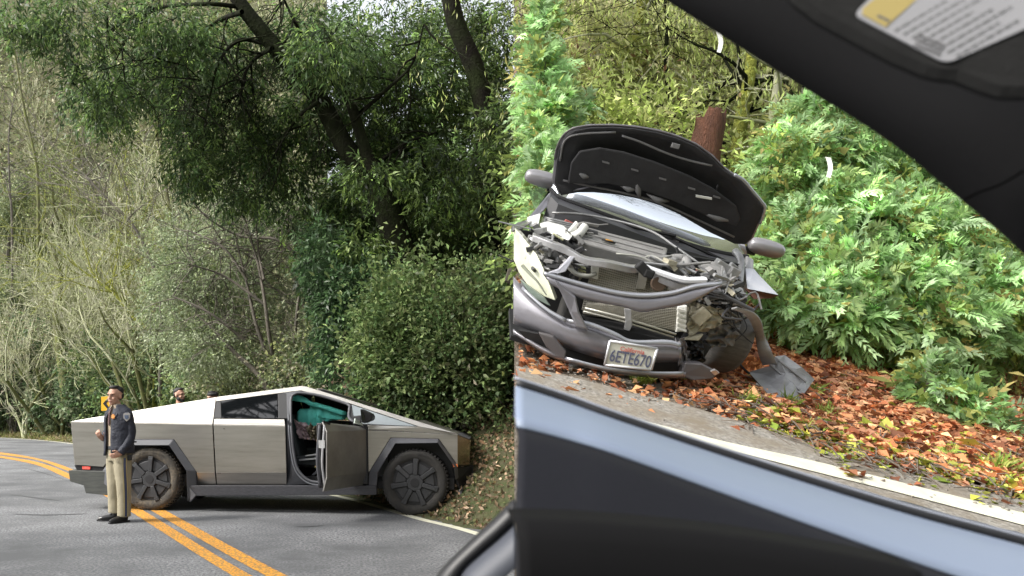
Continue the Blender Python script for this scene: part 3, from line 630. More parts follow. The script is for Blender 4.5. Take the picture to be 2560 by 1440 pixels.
spray_bush('leafy green bush at the left behind the raised bonnet', 1330, 600, [B(1350, 110, 8.5, 24, 90), B(1355, 210, 8.2, 28, 60), B(1365, 300, 8.0, 40, 60), B(1350, 380, 7.6, 24, 60), B(1350, 500, 7.4, 20, 70), B(1400, 270, 8.3, 50, 25, .8)], 520)
# broad-leaved yellow-green shrubs behind
YW = [(.52, .64, .20), (.48, .58, .17), (.60, .66, .26), (.36, .44, .12), (.68, .68, .34), (.28, .35, .10)]
WOOD = [(.55, .62, .22), (.66, .70, .32), (.38, .44, .14), (.74, .74, .42), (.52, .48, .28)]
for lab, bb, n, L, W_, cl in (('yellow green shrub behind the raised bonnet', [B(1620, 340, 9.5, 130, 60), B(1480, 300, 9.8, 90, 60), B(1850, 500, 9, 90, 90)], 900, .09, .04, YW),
                    ('mossy hanging thicket in the woods above the bonnet', [B(1480, 120, 11.5, 120, 110, .9), B(1650, 200, 11.8, 120, 130, .9), B(1400, 240, 11, 70, 80)], 2300, .10, .028, WOOD),
                    ('mossy hanging thicket right of the stump', [B(1820, 180, 12, 110, 110), B(1780, 330, 11.5, 110, 90), B(1900, 380, 11, 80, 90), B(1720, 60, 12.5, 120, 80)], 2300, .10, .028, WOOD),
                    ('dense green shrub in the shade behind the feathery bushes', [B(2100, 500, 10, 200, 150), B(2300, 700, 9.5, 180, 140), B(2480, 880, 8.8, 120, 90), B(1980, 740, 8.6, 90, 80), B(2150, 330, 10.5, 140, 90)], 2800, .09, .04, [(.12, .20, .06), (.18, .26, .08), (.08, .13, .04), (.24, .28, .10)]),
                    ('fern and bramble clump at the foot of the woods left of the wreck', [B(1340, 560, 8.6, 34, 90), B(1330, 430, 9, 30, 90), B(1345, 660, 8, 34, 40)], 600, .08, .04, [(.18, .26, .07), (.25, .33, .10), (.12, .16, .06)])):
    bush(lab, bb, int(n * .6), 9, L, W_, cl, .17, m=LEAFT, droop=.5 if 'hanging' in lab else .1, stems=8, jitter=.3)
# far woods of the right view
def rcarpet(name, n, yr, hgt, L, W_, cols, label):
    Y = rng.uniform(*yr, n); S = rng.uniform(BND + .004, 1.1, n); X = S * Y; Z = rz(X, Y); p = np.stack([X, Y, Z + rng.random(n) * hgt], 1)
    s_ = np.clip(Y / 11, .8, 2.5); c = mixcol(n, cols, .3) * np.clip(1 + .35 * fbm(X, Y, .9, 5), .4, 1.7)[:, None]
    return link(name, quads_mesh(name, leaf_quads(p, rand_dirs(n) + np.array([0, 0, -.5]), rand_dirs(n) + np.array([0, -.7, .4]), L * s_ * np.exp(rng.normal(0, .3, n)), W_ * s_), c, LEAF), None, kind='stuff', label=label)
rcarpet('undergrowth', 70000, (9.6, 26), 1.7, .12, .04, WOOD + YW + [(.30, .15, .08)], 'tangle of mossy yellow green undergrowth in the woods behind the wreck')
MOSS = mat('thick_moss', (.20, .24, .03), 1, var=(4, .5, (.10, .085, .04)), bump=(30, 1, .04), var2=(12, .3, (.34, .36, .06)))
def rtree(lab, pts, Y, r0, r1, m, twig=14, seed=0, leaves=700, cols=YW):
    random.seed(seed); base = at(*pts[0], Y); o = thing('mossy_tree', lab, 'tree', base); s = Y / FPX
    q = shapely(pts, Y, o); MB().tube(q, wid(len(q), r0 * s, r1 * s), 9).build('trunk', m, o, smooth=True)
    out, ends = [], []
    for j in range(twig):
        k = random.randint(len(q) // 4, len(q) - 1); grow(q[k], Vector((random.gauss(0, 1), random.gauss(0, .5), random.gauss(.5, .6))), 1.0, r1 * s * .4, 3, out, ends, 4, .25, -.02, (1, 3), .7, .55, .6, .004)
    branches(out, 'twigs', BARK_DARK if seed % 2 else BARK_PALE, o, kind='stuff')
    E = np.array([tuple(e[0]) for e in ends] + [tuple(pp[0][2]) for pp in out]); i = rng.integers(0, len(E), leaves); p = E[i] + rng.normal(0, .10, (leaves, 3))
    link('moss', quads_mesh('moss', leaf_quads(p, rand_dirs(leaves) * .5 + np.array([0, 0, -1]), rand_dirs(leaves), np.full(leaves, .10), np.full(leaves, .02)), mixcol(leaves, cols, .25), LEAF), o, kind='stuff')
    # moss cushions
    mb_ = MB()
    return o
rtree('thick moss covered trunk above the bonnet with crossing boughs', [(1560, 420), (1568, 300), (1575, 180), (1600, 60), (1610, -30)], 11.2, 19, 14, MOSS, 16, 2, 1500)
rtree('slim dark branched tree left of the stump', [(1690, 420), (1680, 300), (1665, 170), (1668, 60), (1660, -30)], 10.8, 7, 4, BARK_DARK, 14, 3, 600)
rtree('grey lichen trunk between the bonnet corner and the pillar', [(1880, 620), (1905, 480), (1925, 340), (1945, 200), (1960, 90)], 9.6, 13, 9, BARK_PALE, 12, 4, 900)
rtree('leaning moss wrapped tree right of the reddish stump', [(1820, 560), (1838, 440), (1850, 320), (1872, 200), (1880, 120)], 10.0, 20, 13, MOSS, 14, 5, 1500)
rtree('brown trunk with moss near the pillar top', [(1960, 640), (1975, 480), (1975, 330), (1990, 200)], 9.8, 24, 15, BARK_MOSS, 8, 6, 900)
rtree('thin crooked dark sapling behind the left bush', [(1400, 330), (1390, 220), (1370, 120), (1340, 20)], 11, 5, 3, BARK_GREY, 14, 7, 700)
rtree('thin pale sapling at the top centre of the wood', [(1770, 300), (1762, 200), (1775, 100), (1745, 10)], 11.5, 6, 3, BARK_PALE, 14, 8, 700)
# reddish stump
o = thing('tree_stump', 'broken reddish brown stump standing behind the raised bonnet', 'stump', at(1755, 470, 8.9)); s = 8.9 / FPX
rings = []
for j, (x, y, w_) in enumerate([(1750, 480, 44), (1756, 420, 42), (1765, 370, 40), (1772, 330, 38), (1778, 304, 36), (1782, 290, 32), (1786, 300, 14)]):
    c = at(x, y, 8.9) - o.location; rings.append([c + Vector((math.cos(a) * w_ * s * random.uniform(.90, 1.08), math.sin(a) * w_ * s, (.05 * math.sin(3 * a + 1) + random.uniform(-.05, .09)) * (j > 3))) for a in [2 * math.pi * k / 14 for k in range(14)]])
MB().loft(rings).build('trunk', mat('rotten_wood', (.20, .085, .05), 1, var=(7, .5, (.10, .05, .035)), bump=(30, 1, .04), stretch=(3, 3, .6)), o, smooth=True)
# white flagging ribbons
TAPE = mat('white_tape', (.80, .80, .76), .5)
for lab, x, y, Y, h in (('white ribbon tied to a twig of the big feathery bush', 2070, 392, 7.4, 50), ('white ribbon dangling in the woods under the car pillar', 1796, 78, 9.5, 52)):
    rows = []
    for k in range(8):
        t = k / 7; rows.append([at(x + 6 * math.sin(t * 3) - 7 * (1 - t * .3), y + h * t, Y), at(x + 6 * math.sin(t * 3) + 7 * (1 - t * .3), y + h * t + 2, Y - .03)])
    MB().grid(rows).build('ribbon', TAPE, None, solid=.002, label=lab, cat='ribbon')

# mossy upright stems standing out of the pale wood in the left view
def left_stem(lab, pts, Y, r0, r1, m, seed, leaves=500):
    random.seed(seed); o = thing('mossy_tree', lab, 'tree', T(pts[0][0], Y)); s = Y / FPX; q = shapely([(pts[0][0], pts[0][1] + 260)] + pts, Y, o)
    MB().tube(q, wid(len(q), r0 * s, r1 * s), 8).build('trunk', m, o, smooth=True); out, ends = [], []
    for j in range(16): k = random.randint(len(q) // 3, len(q) - 1); grow(q[k], Vector((random.gauss(0, 1), random.gauss(0, .4), random.gauss(.8, .5))), 2.2, r1 * s * .6, 3, out, ends, 4, .16, .02, (1, 3), .7, .55, .5, .012)
    branches(out, 'boughs', m, o, kind='stuff')
left_stem('tall yellow mossed stem behind the truck bed, leaning slightly left', [(452, 760), (440, 640), (420, 500), (398, 380), (385, 290)], 31, 6, 3, BARK_MOSS, 41)
left_stem('grey forked stem beside the yellow mossed one', [(400, 740), (372, 640), (330, 560), (270, 500), (215, 440)], 31.5, 5, 2.5, BARK_GREY, 42)
left_stem('mossed branching stem near the top of the left margin', [(95, 470), (85, 380), (62, 280), (45, 180), (30, 90)], 44, 4.5, 2, BARK_MOSS, 43)
left_stem('dark thin stem at the left margin', [(30, 560), (24, 460), (22, 340), (32, 260)], 48, 3.5, 1.6, BARK_GREY, 44)
left_stem('leaning mossy stem low on the slope above the officer', [(385, 860), (340, 800), (290, 740), (240, 700)], 33, 7, 3.5, MOSS, 45)
# ================================================================== STEEL PICKUP TRUCK
STEEL = mat('brushed_steel', (.46, .44, .405), .38, metal=1, var=(1.6, .3, (.37, .35, .315)), var2=(.9, .25, (.50, .48, .445)), bump=(90, .06, .002), stretch=(1, 1, 10))
STEEL_D = mat('dusty_steel', (.40, .39, .37), .5, metal=.85, var=(2.2, .4, (.27, .26, .245)))  # open front door's steel, darker and rougher than the other panels
CLAD = mat('grey_cladding', (.075, .078, .088), .55, var=(3, .4, (.10, .10, .11)))
BLK = mat('black_plastic', (.012, .012, .014), .5)
BLK2 = mat('black_rubber', (.022, .022, .024), .85, var=(12, .5, (.05, .046, .04)))
MUDDY = mat('muddy_tyre', (.04, .038, .034), .9, var=(5, .22, (.15, .125, .09)), var2=(28, .3, (.05, .045, .04)), bump=(25, .6, .01))
GLS = mat('dark_glass', (.006, .007, .008), .03, ior=1.6)
GLS_C = mat('pale_glass', (.30, .34, .36), .08, ior=1.7)
fh, rh = Vector(((1037 - PX) / FPX * 11.3, 11.3, 0)), Vector(((372.5 - PX) / FPX * 11.9, 11.9, 0))
ex = (fh - rh).normalized(); ey = Vector((-ex.y, ex.x, 0)); ez = Vector((0, 0, 1))
TM = Matrix((( ex.x, ey.x, 0, fh.x), (ex.y, ey.y, 0, fh.y), (0, 0, 1, 0), (0, 0, 0, 1)))
TI = TM.inverted(); CL = TI @ CAM
def S(px, py, y=0.0, k=0.0, z0=0.0):
    """picture point on the truck's side plane  y_local = y + k*(z - z0)"""
    d = TI.to_3x3() @ ray(px, py); t = (y + k * (CL.z - z0) - CL.y) / (d.y - k * d.z); return CL + d * t
truck = empty('pickup_truck', TM, label='angular stainless steel pickup truck stopped across the road with its front door open', cat='pickup truck')
WD = 2.0
ZB = S(713, 1066, .05).z
def low(px, py): return S(px, py, .05)
def lowc(px, py):  # below the lower crease the side tucks in
    zc = S(px, 1180, .05).z; return S(px, py, .05, -.45, zc)
def hi(px, py): return S(px, py, .05, .62, ZB)
def mir(p): return Vector((p.x, WD - p.y, p.z))
def panel(name, polys, m, th=.02, both=True, parent=truck, bevel=.004, **k):
    mb = MB(); fb = MB()
    for poly in polys:
        n = (poly[1] - poly[0]).cross(poly[2] - poly[0]).normalized()
        if n.y > 0: n = -n
        mb.prism(poly, -n * th); fb.prism([mir(p) for p in poly], -Vector((n.x, -n.y, n.z)) * th)
    if both: fb.build(name, m, parent, bevel=bevel)
    return mb.build(name, m, parent, bevel=bevel, **k)
# rear quarter
arch_r = [(494.7, 1213), (490.5, 1178), (435, 1098), (311, 1098), (258, 1167)]
panel('rear_quarter_panel', [[low(177, 1054), low(531, 1062), low(537, 1180), low(491.5, 1180), low(435, 1098), low(311, 1098), low(258, 1167), low(186, 1162)],
                             [low(491.5, 1181), low(537, 1181), lowc(540.5, 1213), lowc(494.7, 1213)]], STEEL)
panel('rear_door', [[low(534, 1062), low(713, 1066), low(716, 1180), low(540, 1180)], [low(540, 1181), low(716, 1181), lowc(716.5, 1213), lowc(543, 1213)]], STEEL)
panel('door_upper', [[hi(535, 1046.5), hi(711, 1048), low(713, 1065), low(534.5, 1061)]], STEEL)
MB().box(S(560, 1072, .035), (.02, .012, .008)).box(S(548, 1183, .045), (.05, .008, .006)).build('door_badge', BLK, truck)
panel('bed_side', [[hi(177, 1053.3), hi(540.5, 992.5), hi(539, 1003.5), hi(533.6, 1045.5), low(531, 1061)]], STEEL)
panel('roof_rail', [[hi(541.5, 992.2), hi(752, 964.7), hi(766, 966), hi(1144, 1084), hi(1052, 1067), hi(1046, 1065.5), hi(874, 1008), hi(752, 976), hi(700, 982.5), hi(540.5, 1003)]], STEEL)
panel('front_fender', [[hi(919, 1063), hi(1046, 1067), low(1144, 1085), low(1142, 1086), low(919.5, 1074)],
                       [low(919.5, 1075.5), low(1144, 1086.5), low(1144, 1163), low(1097, 1096.7), low(976, 1094), low(921.5, 1181)]], STEEL)
# roof, bonnet, tailgate, front, floor (across)
def xsec(name, a, b, m, th=.02, **k):
    """sheet across the truck from profile point a to b"""
    q = [a, b, mir(b), mir(a)]; n = (q[1] - q[0]).cross(q[2] - q[0]).normalized(); n = n if n.z > 0 else -n
    return MB().prism(q, -n * th).build(name, m, truck, bevel=.003, **k)
inn = lambda p: p + Vector((0, .015, -.01))
xsec('tonneau_cover', inn(hi(182, 1052)), inn(hi(541, 993)), BLK)
xsec('glass_roof', inn(hi(541, 993)), inn(hi(752, 965.5)), GLS)
xsec('windscreen', inn(hi(752, 965.5)), inn(hi(1040, 1050)), GLS)
xsec('bonnet', inn(hi(1040, 1050)), inn(hi(1144, 1084)), STEEL)
rt = low(177, 1054.5); rb = low(186, 1162)
MB().prism([rt + Vector((.0, .02, 0)), rb + Vector((0, .02, 0)), mir(rb) - Vector((0, .02, 0)), mir(rt) - Vector((0, .02, 0))], (.02, 0, 0)).build('tailgate', STEEL, truck)
# front corner wedge: nose narrows
nA, nB = low(1144, 1086.5), low(1144, 1163)
tipT = S(1174, 1098, .30); tipB = S(1174, 1163, .30)
MB().prism([nA, nB, tipB, tipT], (-.02, .015, 0)).prism([mir(nA), mir(nB), mir(tipB), mir(tipT)], (-.02, -.015, 0)).prism([tipT, tipB, mir(tipB), mir(tipT)], (-.02, 0, 0)).build('nose_panel', mat('reflective_steel', (.5, .42, .33), .25, metal=1, var=(6, .5, (.30, .24, .18)), stretch=(4, 4, .6)), truck, bevel=.003)
MB().prism([nA + Vector((0, 0, .004)), tipT + Vector((0, 0, .004)), mir(tipT) + Vector((0, 0, .004)), mir(nA) + Vector((0, 0, .004))], (0, 0, -.02)).build('light_bar', CLAD, truck, bevel=.003)
# cladding arches
def arch(name, out, inn_, m=CLAD, y0=.02, y1=.05):
    for mm in (True, False):
        mb = MB()
        for i in range(len(out) - 1):
            a, b, c, d = S(*out[i], y1), S(*out[i + 1], y1), S(*inn_[i + 1], y0 - .05), S(*inn_[i], y0 - .05)
            q = [a, b, c, d]; vv = Vector((0, .08, 0))
            if mm: q = [mir(p) for p in q]; vv = -vv
            mb.prism(q, vv)
        mb.build(name, m, truck, bevel=.006)
arch('wheel_arch', [(490.5, 1213), (489.5, 1177), (434, 1098.5), (311, 1098.5), (256, 1177), (254, 1205)], [(469, 1254), (465.5, 1177), (422.5, 1113), (323, 1113), (281, 1177), (279, 1225)])
arch('wheel_arch', [(922, 1214), (922.5, 1181), (976.5, 1094.5), (1096.5, 1097), (1143.5, 1164), (1146, 1195)], [(941, 1214), (944, 1181), (988, 1108.5), (1094, 1107), (1135.5, 1166), (1138, 1200)])
# wheel housings (dark)
for cx_, a in ((372.5, 52), (1037, 50)):
    c = S(cx_, 1205, .5); MB().box((c.x, 1.0, .72), (1.16, 1.5, .62)).build('wheel_housing', BLK, truck)
# rocker sill, mud flap, bumpers
MB().prism([S(471, 1214), S(941, 1214.5), S(941, 1237), S(487, 1240)], (0, .12, 0)).prism([mir(S(471, 1214)), mir(S(941, 1214.5)), mir(S(941, 1237)), mir(S(487, 1240))], (0, -.12, 0)).build('side_sill', mat('sill_plastic', (.065, .066, .076), .5, var=(14, .45, (.025, .025, .03)), stretch=(1, 1, 4)), truck, bevel=.006)
MB().prism([S(471, 1214, -.01), S(490, 1238, -.01), S(474, 1256, -.01)], (0, .06, 0)).build('mud_flap', CLAD, truck, bevel=.004)
c = S(700, 1215, .9); MB().box((S(680, 1200).x, 1.0, .43), (5.0, 1.7, .16)).build('underbody', BLK, truck)
MB().prism([S(171, 1175.5, .03), S(262, 1178, .03), S(276, 1239, .03), S(214, 1233, .03), S(208.6, 1213.5, .03), S(174.5, 1203.6, .03)], (0, WD - .06, 0)).build('rear_bumper', mat('scuffed_plastic', (.045, .047, .045), .5, var=(5, .4, (.085, .09, .08)), stretch=(1, 1, 6)), truck, bevel=.008)
MB().prism([S(186, 1163, .07), S(262, 1168, .07), S(262, 1178, .07), S(192, 1175, .07)], (0, WD - .14, 0)).build('rear_trim', BLK, truck)
MB().prism([S(205, 1166, .055), S(226, 1166.5, .055), S(225, 1174, .055), S(206, 1173.5, .055)], (0, .05, 0)).build('tail_light', mat('red_lamp', (.7, .03, .025), .25, var=(8, .4, (.9, .25, .2))), truck, bevel=.002)
bA = [S(1138, 1169, .03), S(1183, 1165, .34), S(1180, 1197, .34), S(1172, 1212, .30), S(1149.5, 1223, .05), S(1143, 1200, .03)]
bI = [p + Vector((-.12, 0, 0)) for p in bA]; cx = lambda p: Vector((p.x, WD / 2, p.z))
MB().prism(bA, (-.05, .25, 0)).prism([mir(p) for p in bA], (-.05, -.25, 0)).box((bA[1].x - .06, WD / 2, (bA[1].z + bA[2].z) / 2), (.12, WD - .66, bA[1].z - bA[2].z)).build('front_bumper', BLK, truck, bevel=.006)
MB().prism([S(1149, 1222, .06), S(1158, 1219, .06), S(1152, 1240, .06), S(1143, 1236, .06)], (0, .05, 0)).build('air_flap', CLAD, truck)
MB().prism([S(1131, 1160, .035), S(1144, 1160, .035), S(1144.5, 1167.5, .035), S(1134, 1167.5, .035)], (0, .03, 0)).build('side_marker', mat('amber_lamp', (.75, .22, .07), .3), truck, bevel=.002)
MB().prism([S(1146, 1164, .04), S(1174, 1163.5, .30), S(1174, 1167, .30), S(1146, 1168, .04)], (-.05, .15, 0)).build('headlight', GLS, truck)
# rear side glass and pillars
panel('rear_side_glass', [[hi(553, 1002.5), hi(693, 984.5), hi(694, 1045.5), hi(555, 1044.5)]], GLS, bevel=0)
panel('window_trim', [[hi(541, 1003.8), hi(552, 1002.6), hi(554, 1045.2), hi(534.5, 1045)]], BLK)
panel('window_trim', [[hi(694.5, 984.4), hi(716, 981.5), hi(719, 1046), hi(695.5, 1046)]], BLK)
panel('window_surround', [[hi(700, 983), hi(752, 977), hi(752, 981), hi(735, 983), hi(727, 988), hi(725, 1002), hi(722, 1046), hi(717, 1046), hi(716, 983)]], CLAD)
panel('quarter_glass', [[hi(879, 1012), hi(1042, 1065.8), hi(884, 1058)]], GLS_C, bevel=0)
panel('quarter_trim', [[hi(874, 1008.5), hi(880, 1011), hi(889, 1060), hi(875, 1052)], [hi(880, 1058), hi(1040, 1064.5), hi(1046, 1067), hi(919, 1063), hi(884, 1062)]], BLK)
# door aperture: dark frame round the opening
inner = [(727, 1002), (730, 990), (739, 984.5), (752, 982), (800, 989), (868, 1010), (874, 1020), (872, 1040), (880, 1052), (905, 1062), (909, 1100), (906, 1185), (895, 1205), (824, 1206), (785, 1205), (763, 1195), (744, 1172), (735, 1135), (729, 1080), (727, 1040)]
def sd(px, py): return hi(px, py) if py < 1047 else low(px, py)
mb = MB(); fr = [sd(*p) for p in inner]; mb.tube(spline(fr + [fr[0]], 3), .022, 6, cap=False); mb.build('door_seal', CLAD, truck, smooth=True)
mb = MB(); mb.tube(spline([p + Vector((0, -.01, 0)) + (p - Vector((S(820, 1100).x, p.y, 1.0))).normalized() * .035 for p in fr[11:]], 3), .012, 6, cap=False); mb.build('weather_strip', mat('grey_rubber', (.13, .135, .15), .5), truck, smooth=True)
W_ = MB()
W_.prism([low(717, 1049), low(729, 1060), low(735, 1135), low(744, 1172), low(763, 1195), low(785, 1208), low(917, 1210), lowc(917, 1213), lowc(717, 1213)], (0, .06, 0))
W_.prism([low(905, 1062), low(917, 1064), low(917, 1210), low(897, 1208), low(909, 1185)], (0, .05, 0)); W_.build('door_frame', mat('frame_paint', (.03, .032, .038), .4), truck)
MB().prism([low(917, 1068), low(920, 1068), low(920.5, 1212), low(917.5, 1212)], (0, .01, 0)).build('shut_line', BLK, truck)
# cabin interior
DK = mat('dark_trim', (.022, .026, .028), .6); SEAT = mat('seat_fabric', (.03, .036, .038), .7)
xa, xb = S(722, 1100, .1).x, S(915, 1100, .1).x
MB().box(((xa + xb) / 2 - .1, 1.0, .48), (xb - xa + .9, 1.7, .06)).box((xa - .5, 1.0, .8), (.05, 1.2, .7)).box((xb + .25, 1.0, .85), (.1, 1.7, .75)).build('cabin_shell', DK, truck)
MB().prism([mir(low(727, 1050)), mir(low(915, 1064)), mir(low(915, 1208)), mir(low(727, 1208))], (0, -.05, 0)).build('far_door', DK, truck)
MB().prism([mir(hi(735, 985)), mir(hi(752, 982)), mir(hi(868, 1010)), mir(hi(874, 1046)), mir(hi(730, 1046))], (0, -.01, 0)).build('far_window', mat('green_glass', (.05, .065, .05), .1, var=(5, .6, (.12, .15, .09))), truck)
z_s = S(780, 1145, .4).z
s = MB(); s.box((S(800, 1100, .6).x, .62, z_s - .04), (.62, .55, .14)).box((S(800, 1100, .6).x, 1.45, z_s - .04), (.62, .5, .14)); s.build('seat_cushion', SEAT, truck, bevel=.03)
s = MB(); b0 = S(752, 1140, .6).x
s.prism([(b0 - .15, .38, z_s), (b0 + .05, .38, z_s), (b0 - .10, .38, z_s + .62), (b0 - .28, .38, z_s + .62)], (0, .5, 0)); s.prism([(b0 - .15, 1.2, z_s), (b0 + .05, 1.2, z_s), (b0 - .10, 1.2, z_s + .62), (b0 - .28, 1.2, z_s + .62)], (0, .5, 0)); s.build('seat_back', SEAT, truck, bevel=.04)
MB().box((S(790, 1130, .8).x, 1.0, S(790, 1130, .8).z), (.9, .24, .10)).build('centre_console', DK, truck, bevel=.02)
MB().prism([S(747, 1148, .28), S(804, 1143, .28), S(804, 1147, .28), S(748, 1152, .28)], (0, .03, 0)).prism([S(762, 1138, .3), S(804, 1132, .3), S(804, 1136, .3), S(764, 1141, .3)], (0, .04, 0)).build('seat_rail', mat('worn_metal', (.55, .56, .58), .4, metal=.6), truck)
MB().prism([S(776, 1190, .3), S(795, 1172, .3), S(803, 1172, .3), S(784, 1190, .3)], (0, .03, 0)).build('seat_brace', CLAD, truck)
# pinkish cover and clutter on the seats
def cloth(pxs, y, amp, m, name, seed=0, n=14):
    ps = [S(a, b, y) for a, b in pxs]; rows = []
    for i in range(n + 1):
        u = i / n; row = []
        for j in range(n + 1):
            v = j / n; p = (ps[0] * (1 - u) + ps[1] * u) * (1 - v) + (ps[3] * (1 - u) + ps[2] * u) * v
            row.append(p + Vector((0, -amp * abs(mnoise.noise(Vector((u * 4 + seed, v * 4, 0)))) * 2.2, amp * .4 * mnoise.noise(Vector((u * 5, v * 5, seed))))))
        rows.append(row)
    return MB().grid(rows).build(name, m, truck, smooth=True, solid=.01)
cloth([(735, 1050), (776, 1062), (790, 1100), (750, 1096)], .45, .10, mat('mauve_cloth', (.26, .19, .20), .8, var=(14, .5, (.50, .38, .40))), 'seat_cover', 3)
cloth([(768, 1062), (806, 1066), (808, 1098), (776, 1098)], .42, .14, mat('camouflage_cloth', (.16, .13, .08), .9, var=(26, .2, (.45, .40, .28)), var2=(19, .2, (.05, .04, .03))), 'patterned_blanket', 9)
# turquoise curtain airbags, deflated
AIR = mat('airbag_cloth', (.16, .76, .66), .65, var=(7, .5, (.09, .55, .48)), bump=(10, .6, .02))
def airbag(poly, y, name, seed, bulge=.05):
    ps = [S(a, b, y) for a, b in poly]; c = sum(ps, Vector()) / len(ps); n = 6; v = [c + Vector((0, -bulge * 1.6, 0))]; f = []; K = len(ps)
    for r in range(1, n + 1):
        t = r / n
        for i, p in enumerate(ps):
            q = c.lerp(p, t); v.append(q + Vector((0, -bulge * (1.6 - 1.6 * t * t) + bulge * .9 * math.sin(q.x * 42 + seed) * (1 - .5 * t) + bulge * .5 * mnoise.noise(q * 9), 0)))
    for i in range(K): f.append((0, 1 + i, 1 + (i + 1) % K))
    for r in range(n - 1):
        for i in range(K): f.append((1 + r * K + i, 1 + (r + 1) * K + i, 1 + (r + 1) * K + (i + 1) % K, 1 + r * K + (i + 1) % K))
    return MB().add(v, f).build(name, AIR, truck, smooth=True, solid=.008)
def dens(poly, k=4):
    out = []
    for i, p in enumerate(poly):
        q = poly[(i + 1) % len(poly)]; out += [(lerp(p[0], q[0], j / k), lerp(p[1], q[1], j / k)) for j in range(k)]
    return out
airbag(dens([(727, 990), (742, 988), (756, 991), (764, 994), (770, 1003), (790, 1006), (862, 1028), (869, 1032), (866, 1038), (850, 1036), (800, 1020), (772, 1013), (762, 1007), (752, 1002), (728, 1001)]), .50, 'curtain_airbag', 0, .02)
airbag(dens([(742, 1030), (750, 1023), (774, 1021), (777, 1014), (800, 1016), (824, 1024), (866, 1039), (862, 1049), (830, 1050), (812, 1056), (808, 1066), (795, 1072), (770, 1068), (748, 1064), (741, 1048)]), .62, 'curtain_airbag', 2, .035)
# open front door: hinge at the front edge, swung out
hz_ = low(917, 1064); DA = R(71); dl = 1.06
DM = Matrix.Translation(Vector((hz_.x - .005, hz_.y, 0))) @ Matrix.Rotation(DA, 4, 'Z')   # door local: -x towards its free edge, y inwards
zt, zm, zc, zb_ = hz_.z, low(917, 1075).z, low(917, 1181).z, low(917, 1213).z
def dp(x, y, z): return DM @ Vector((x, y, z))
MB().prism([dp(0, 0, zm), dp(-dl, 0, zm), dp(-dl, 0, zc), dp(0, 0, zc)], DM.to_3x3() @ Vector((0, .02, 0))).prism([dp(0, 0, zc), dp(-dl, 0, zc), dp(-dl, .05, zb_), dp(0, .05, zb_)], DM.to_3x3() @ Vector((0, .02, 0))).prism([dp(0, .0, zm), dp(-dl, 0, zm), dp(-dl + .02, .07, zt + .055), dp(0, .07, zt - .01)], DM.to_3x3() @ Vector((0, .02, 0))).build('front_door', STEEL_D, truck, bevel=.004)
MB().prism([dp(-.02, .075, zt - .02), dp(-dl + .03, .085, zt + .05), dp(-dl + .08, .085, zb_ + .03), dp(-.02, .085, zb_ + .03)], DM.to_3x3() @ Vector((0, .10, 0))).build('door_inner_trim', BLK, truck, bevel=.02)
q = spline([dp(-dl + .02, .05, zt + .02), dp(-dl - .01, .06, zt - .3), dp(-dl + .0, .07, zc + .15), dp(-dl + .08, .08, zb_ + .06)], 5)
MB().tube(q, .016, 6).build('door_edge_seal', mat('pale_seal', (.42, .42, .43), .5), truck, smooth=True)
MB().tube([p + (DM.to_3x3() @ Vector((-.0, .07, 0))) for p in q], .022, 6).build('door_edge_seal', CLAD, truck, smooth=True)
MB().box(dp(-dl - .005, .07, zc + .42), (.03, .09, .10), DM.to_3x3()).build('door_latch', mat('latch_metal', (.6, .6, .6), .35, metal=.8), truck)
MB().tube([dp(-dl - .02, .05, zt + .07), dp(-dl + .07, .06, zt + .055), dp(-dl + .16, .05, zt + .035)], .012, 5).build('broken_glass_channel', BLK, truck)
MB().prism([dp(-.30, .02, zt + .035), dp(-.06, .02, zt - .0), dp(-.10, .02, zt + .05), dp(-.28, .02, zt + .10)], DM.to_3x3() @ Vector((0, .015, 0))).build('glass_remnant', mat('crazed_glass', (.48, .60, .52), .3, var=(60, .4, (.75, .8, .75))), truck)
# mirror
mc = S(914, 1041, -.14); MB().prism([S(900, 1022, -.2), S(928, 1035, -.16), S(931, 1044, -.16), S(928, 1051, -.16), S(910, 1058, -.2), S(903, 1056, -.2)], (.02, .16, 0)).build('mirror_housing', BLK, truck, bevel=.012)
MB().prism([S(902, 1025, -.205), S(908, 1030, -.205), S(912, 1040, -.205), S(912, 1050, -.205), S(904, 1054, -.205)], (0, .004, 0)).build('mirror_glass', GLS, truck)
MB().prism([S(882, 1040, -.02), S(901, 1038, -.1), S(902, 1057, -.1), S(884, 1058, -.02)], (0, .06, 0)).build('mirror_arm', BLK, truck, bevel=.01)
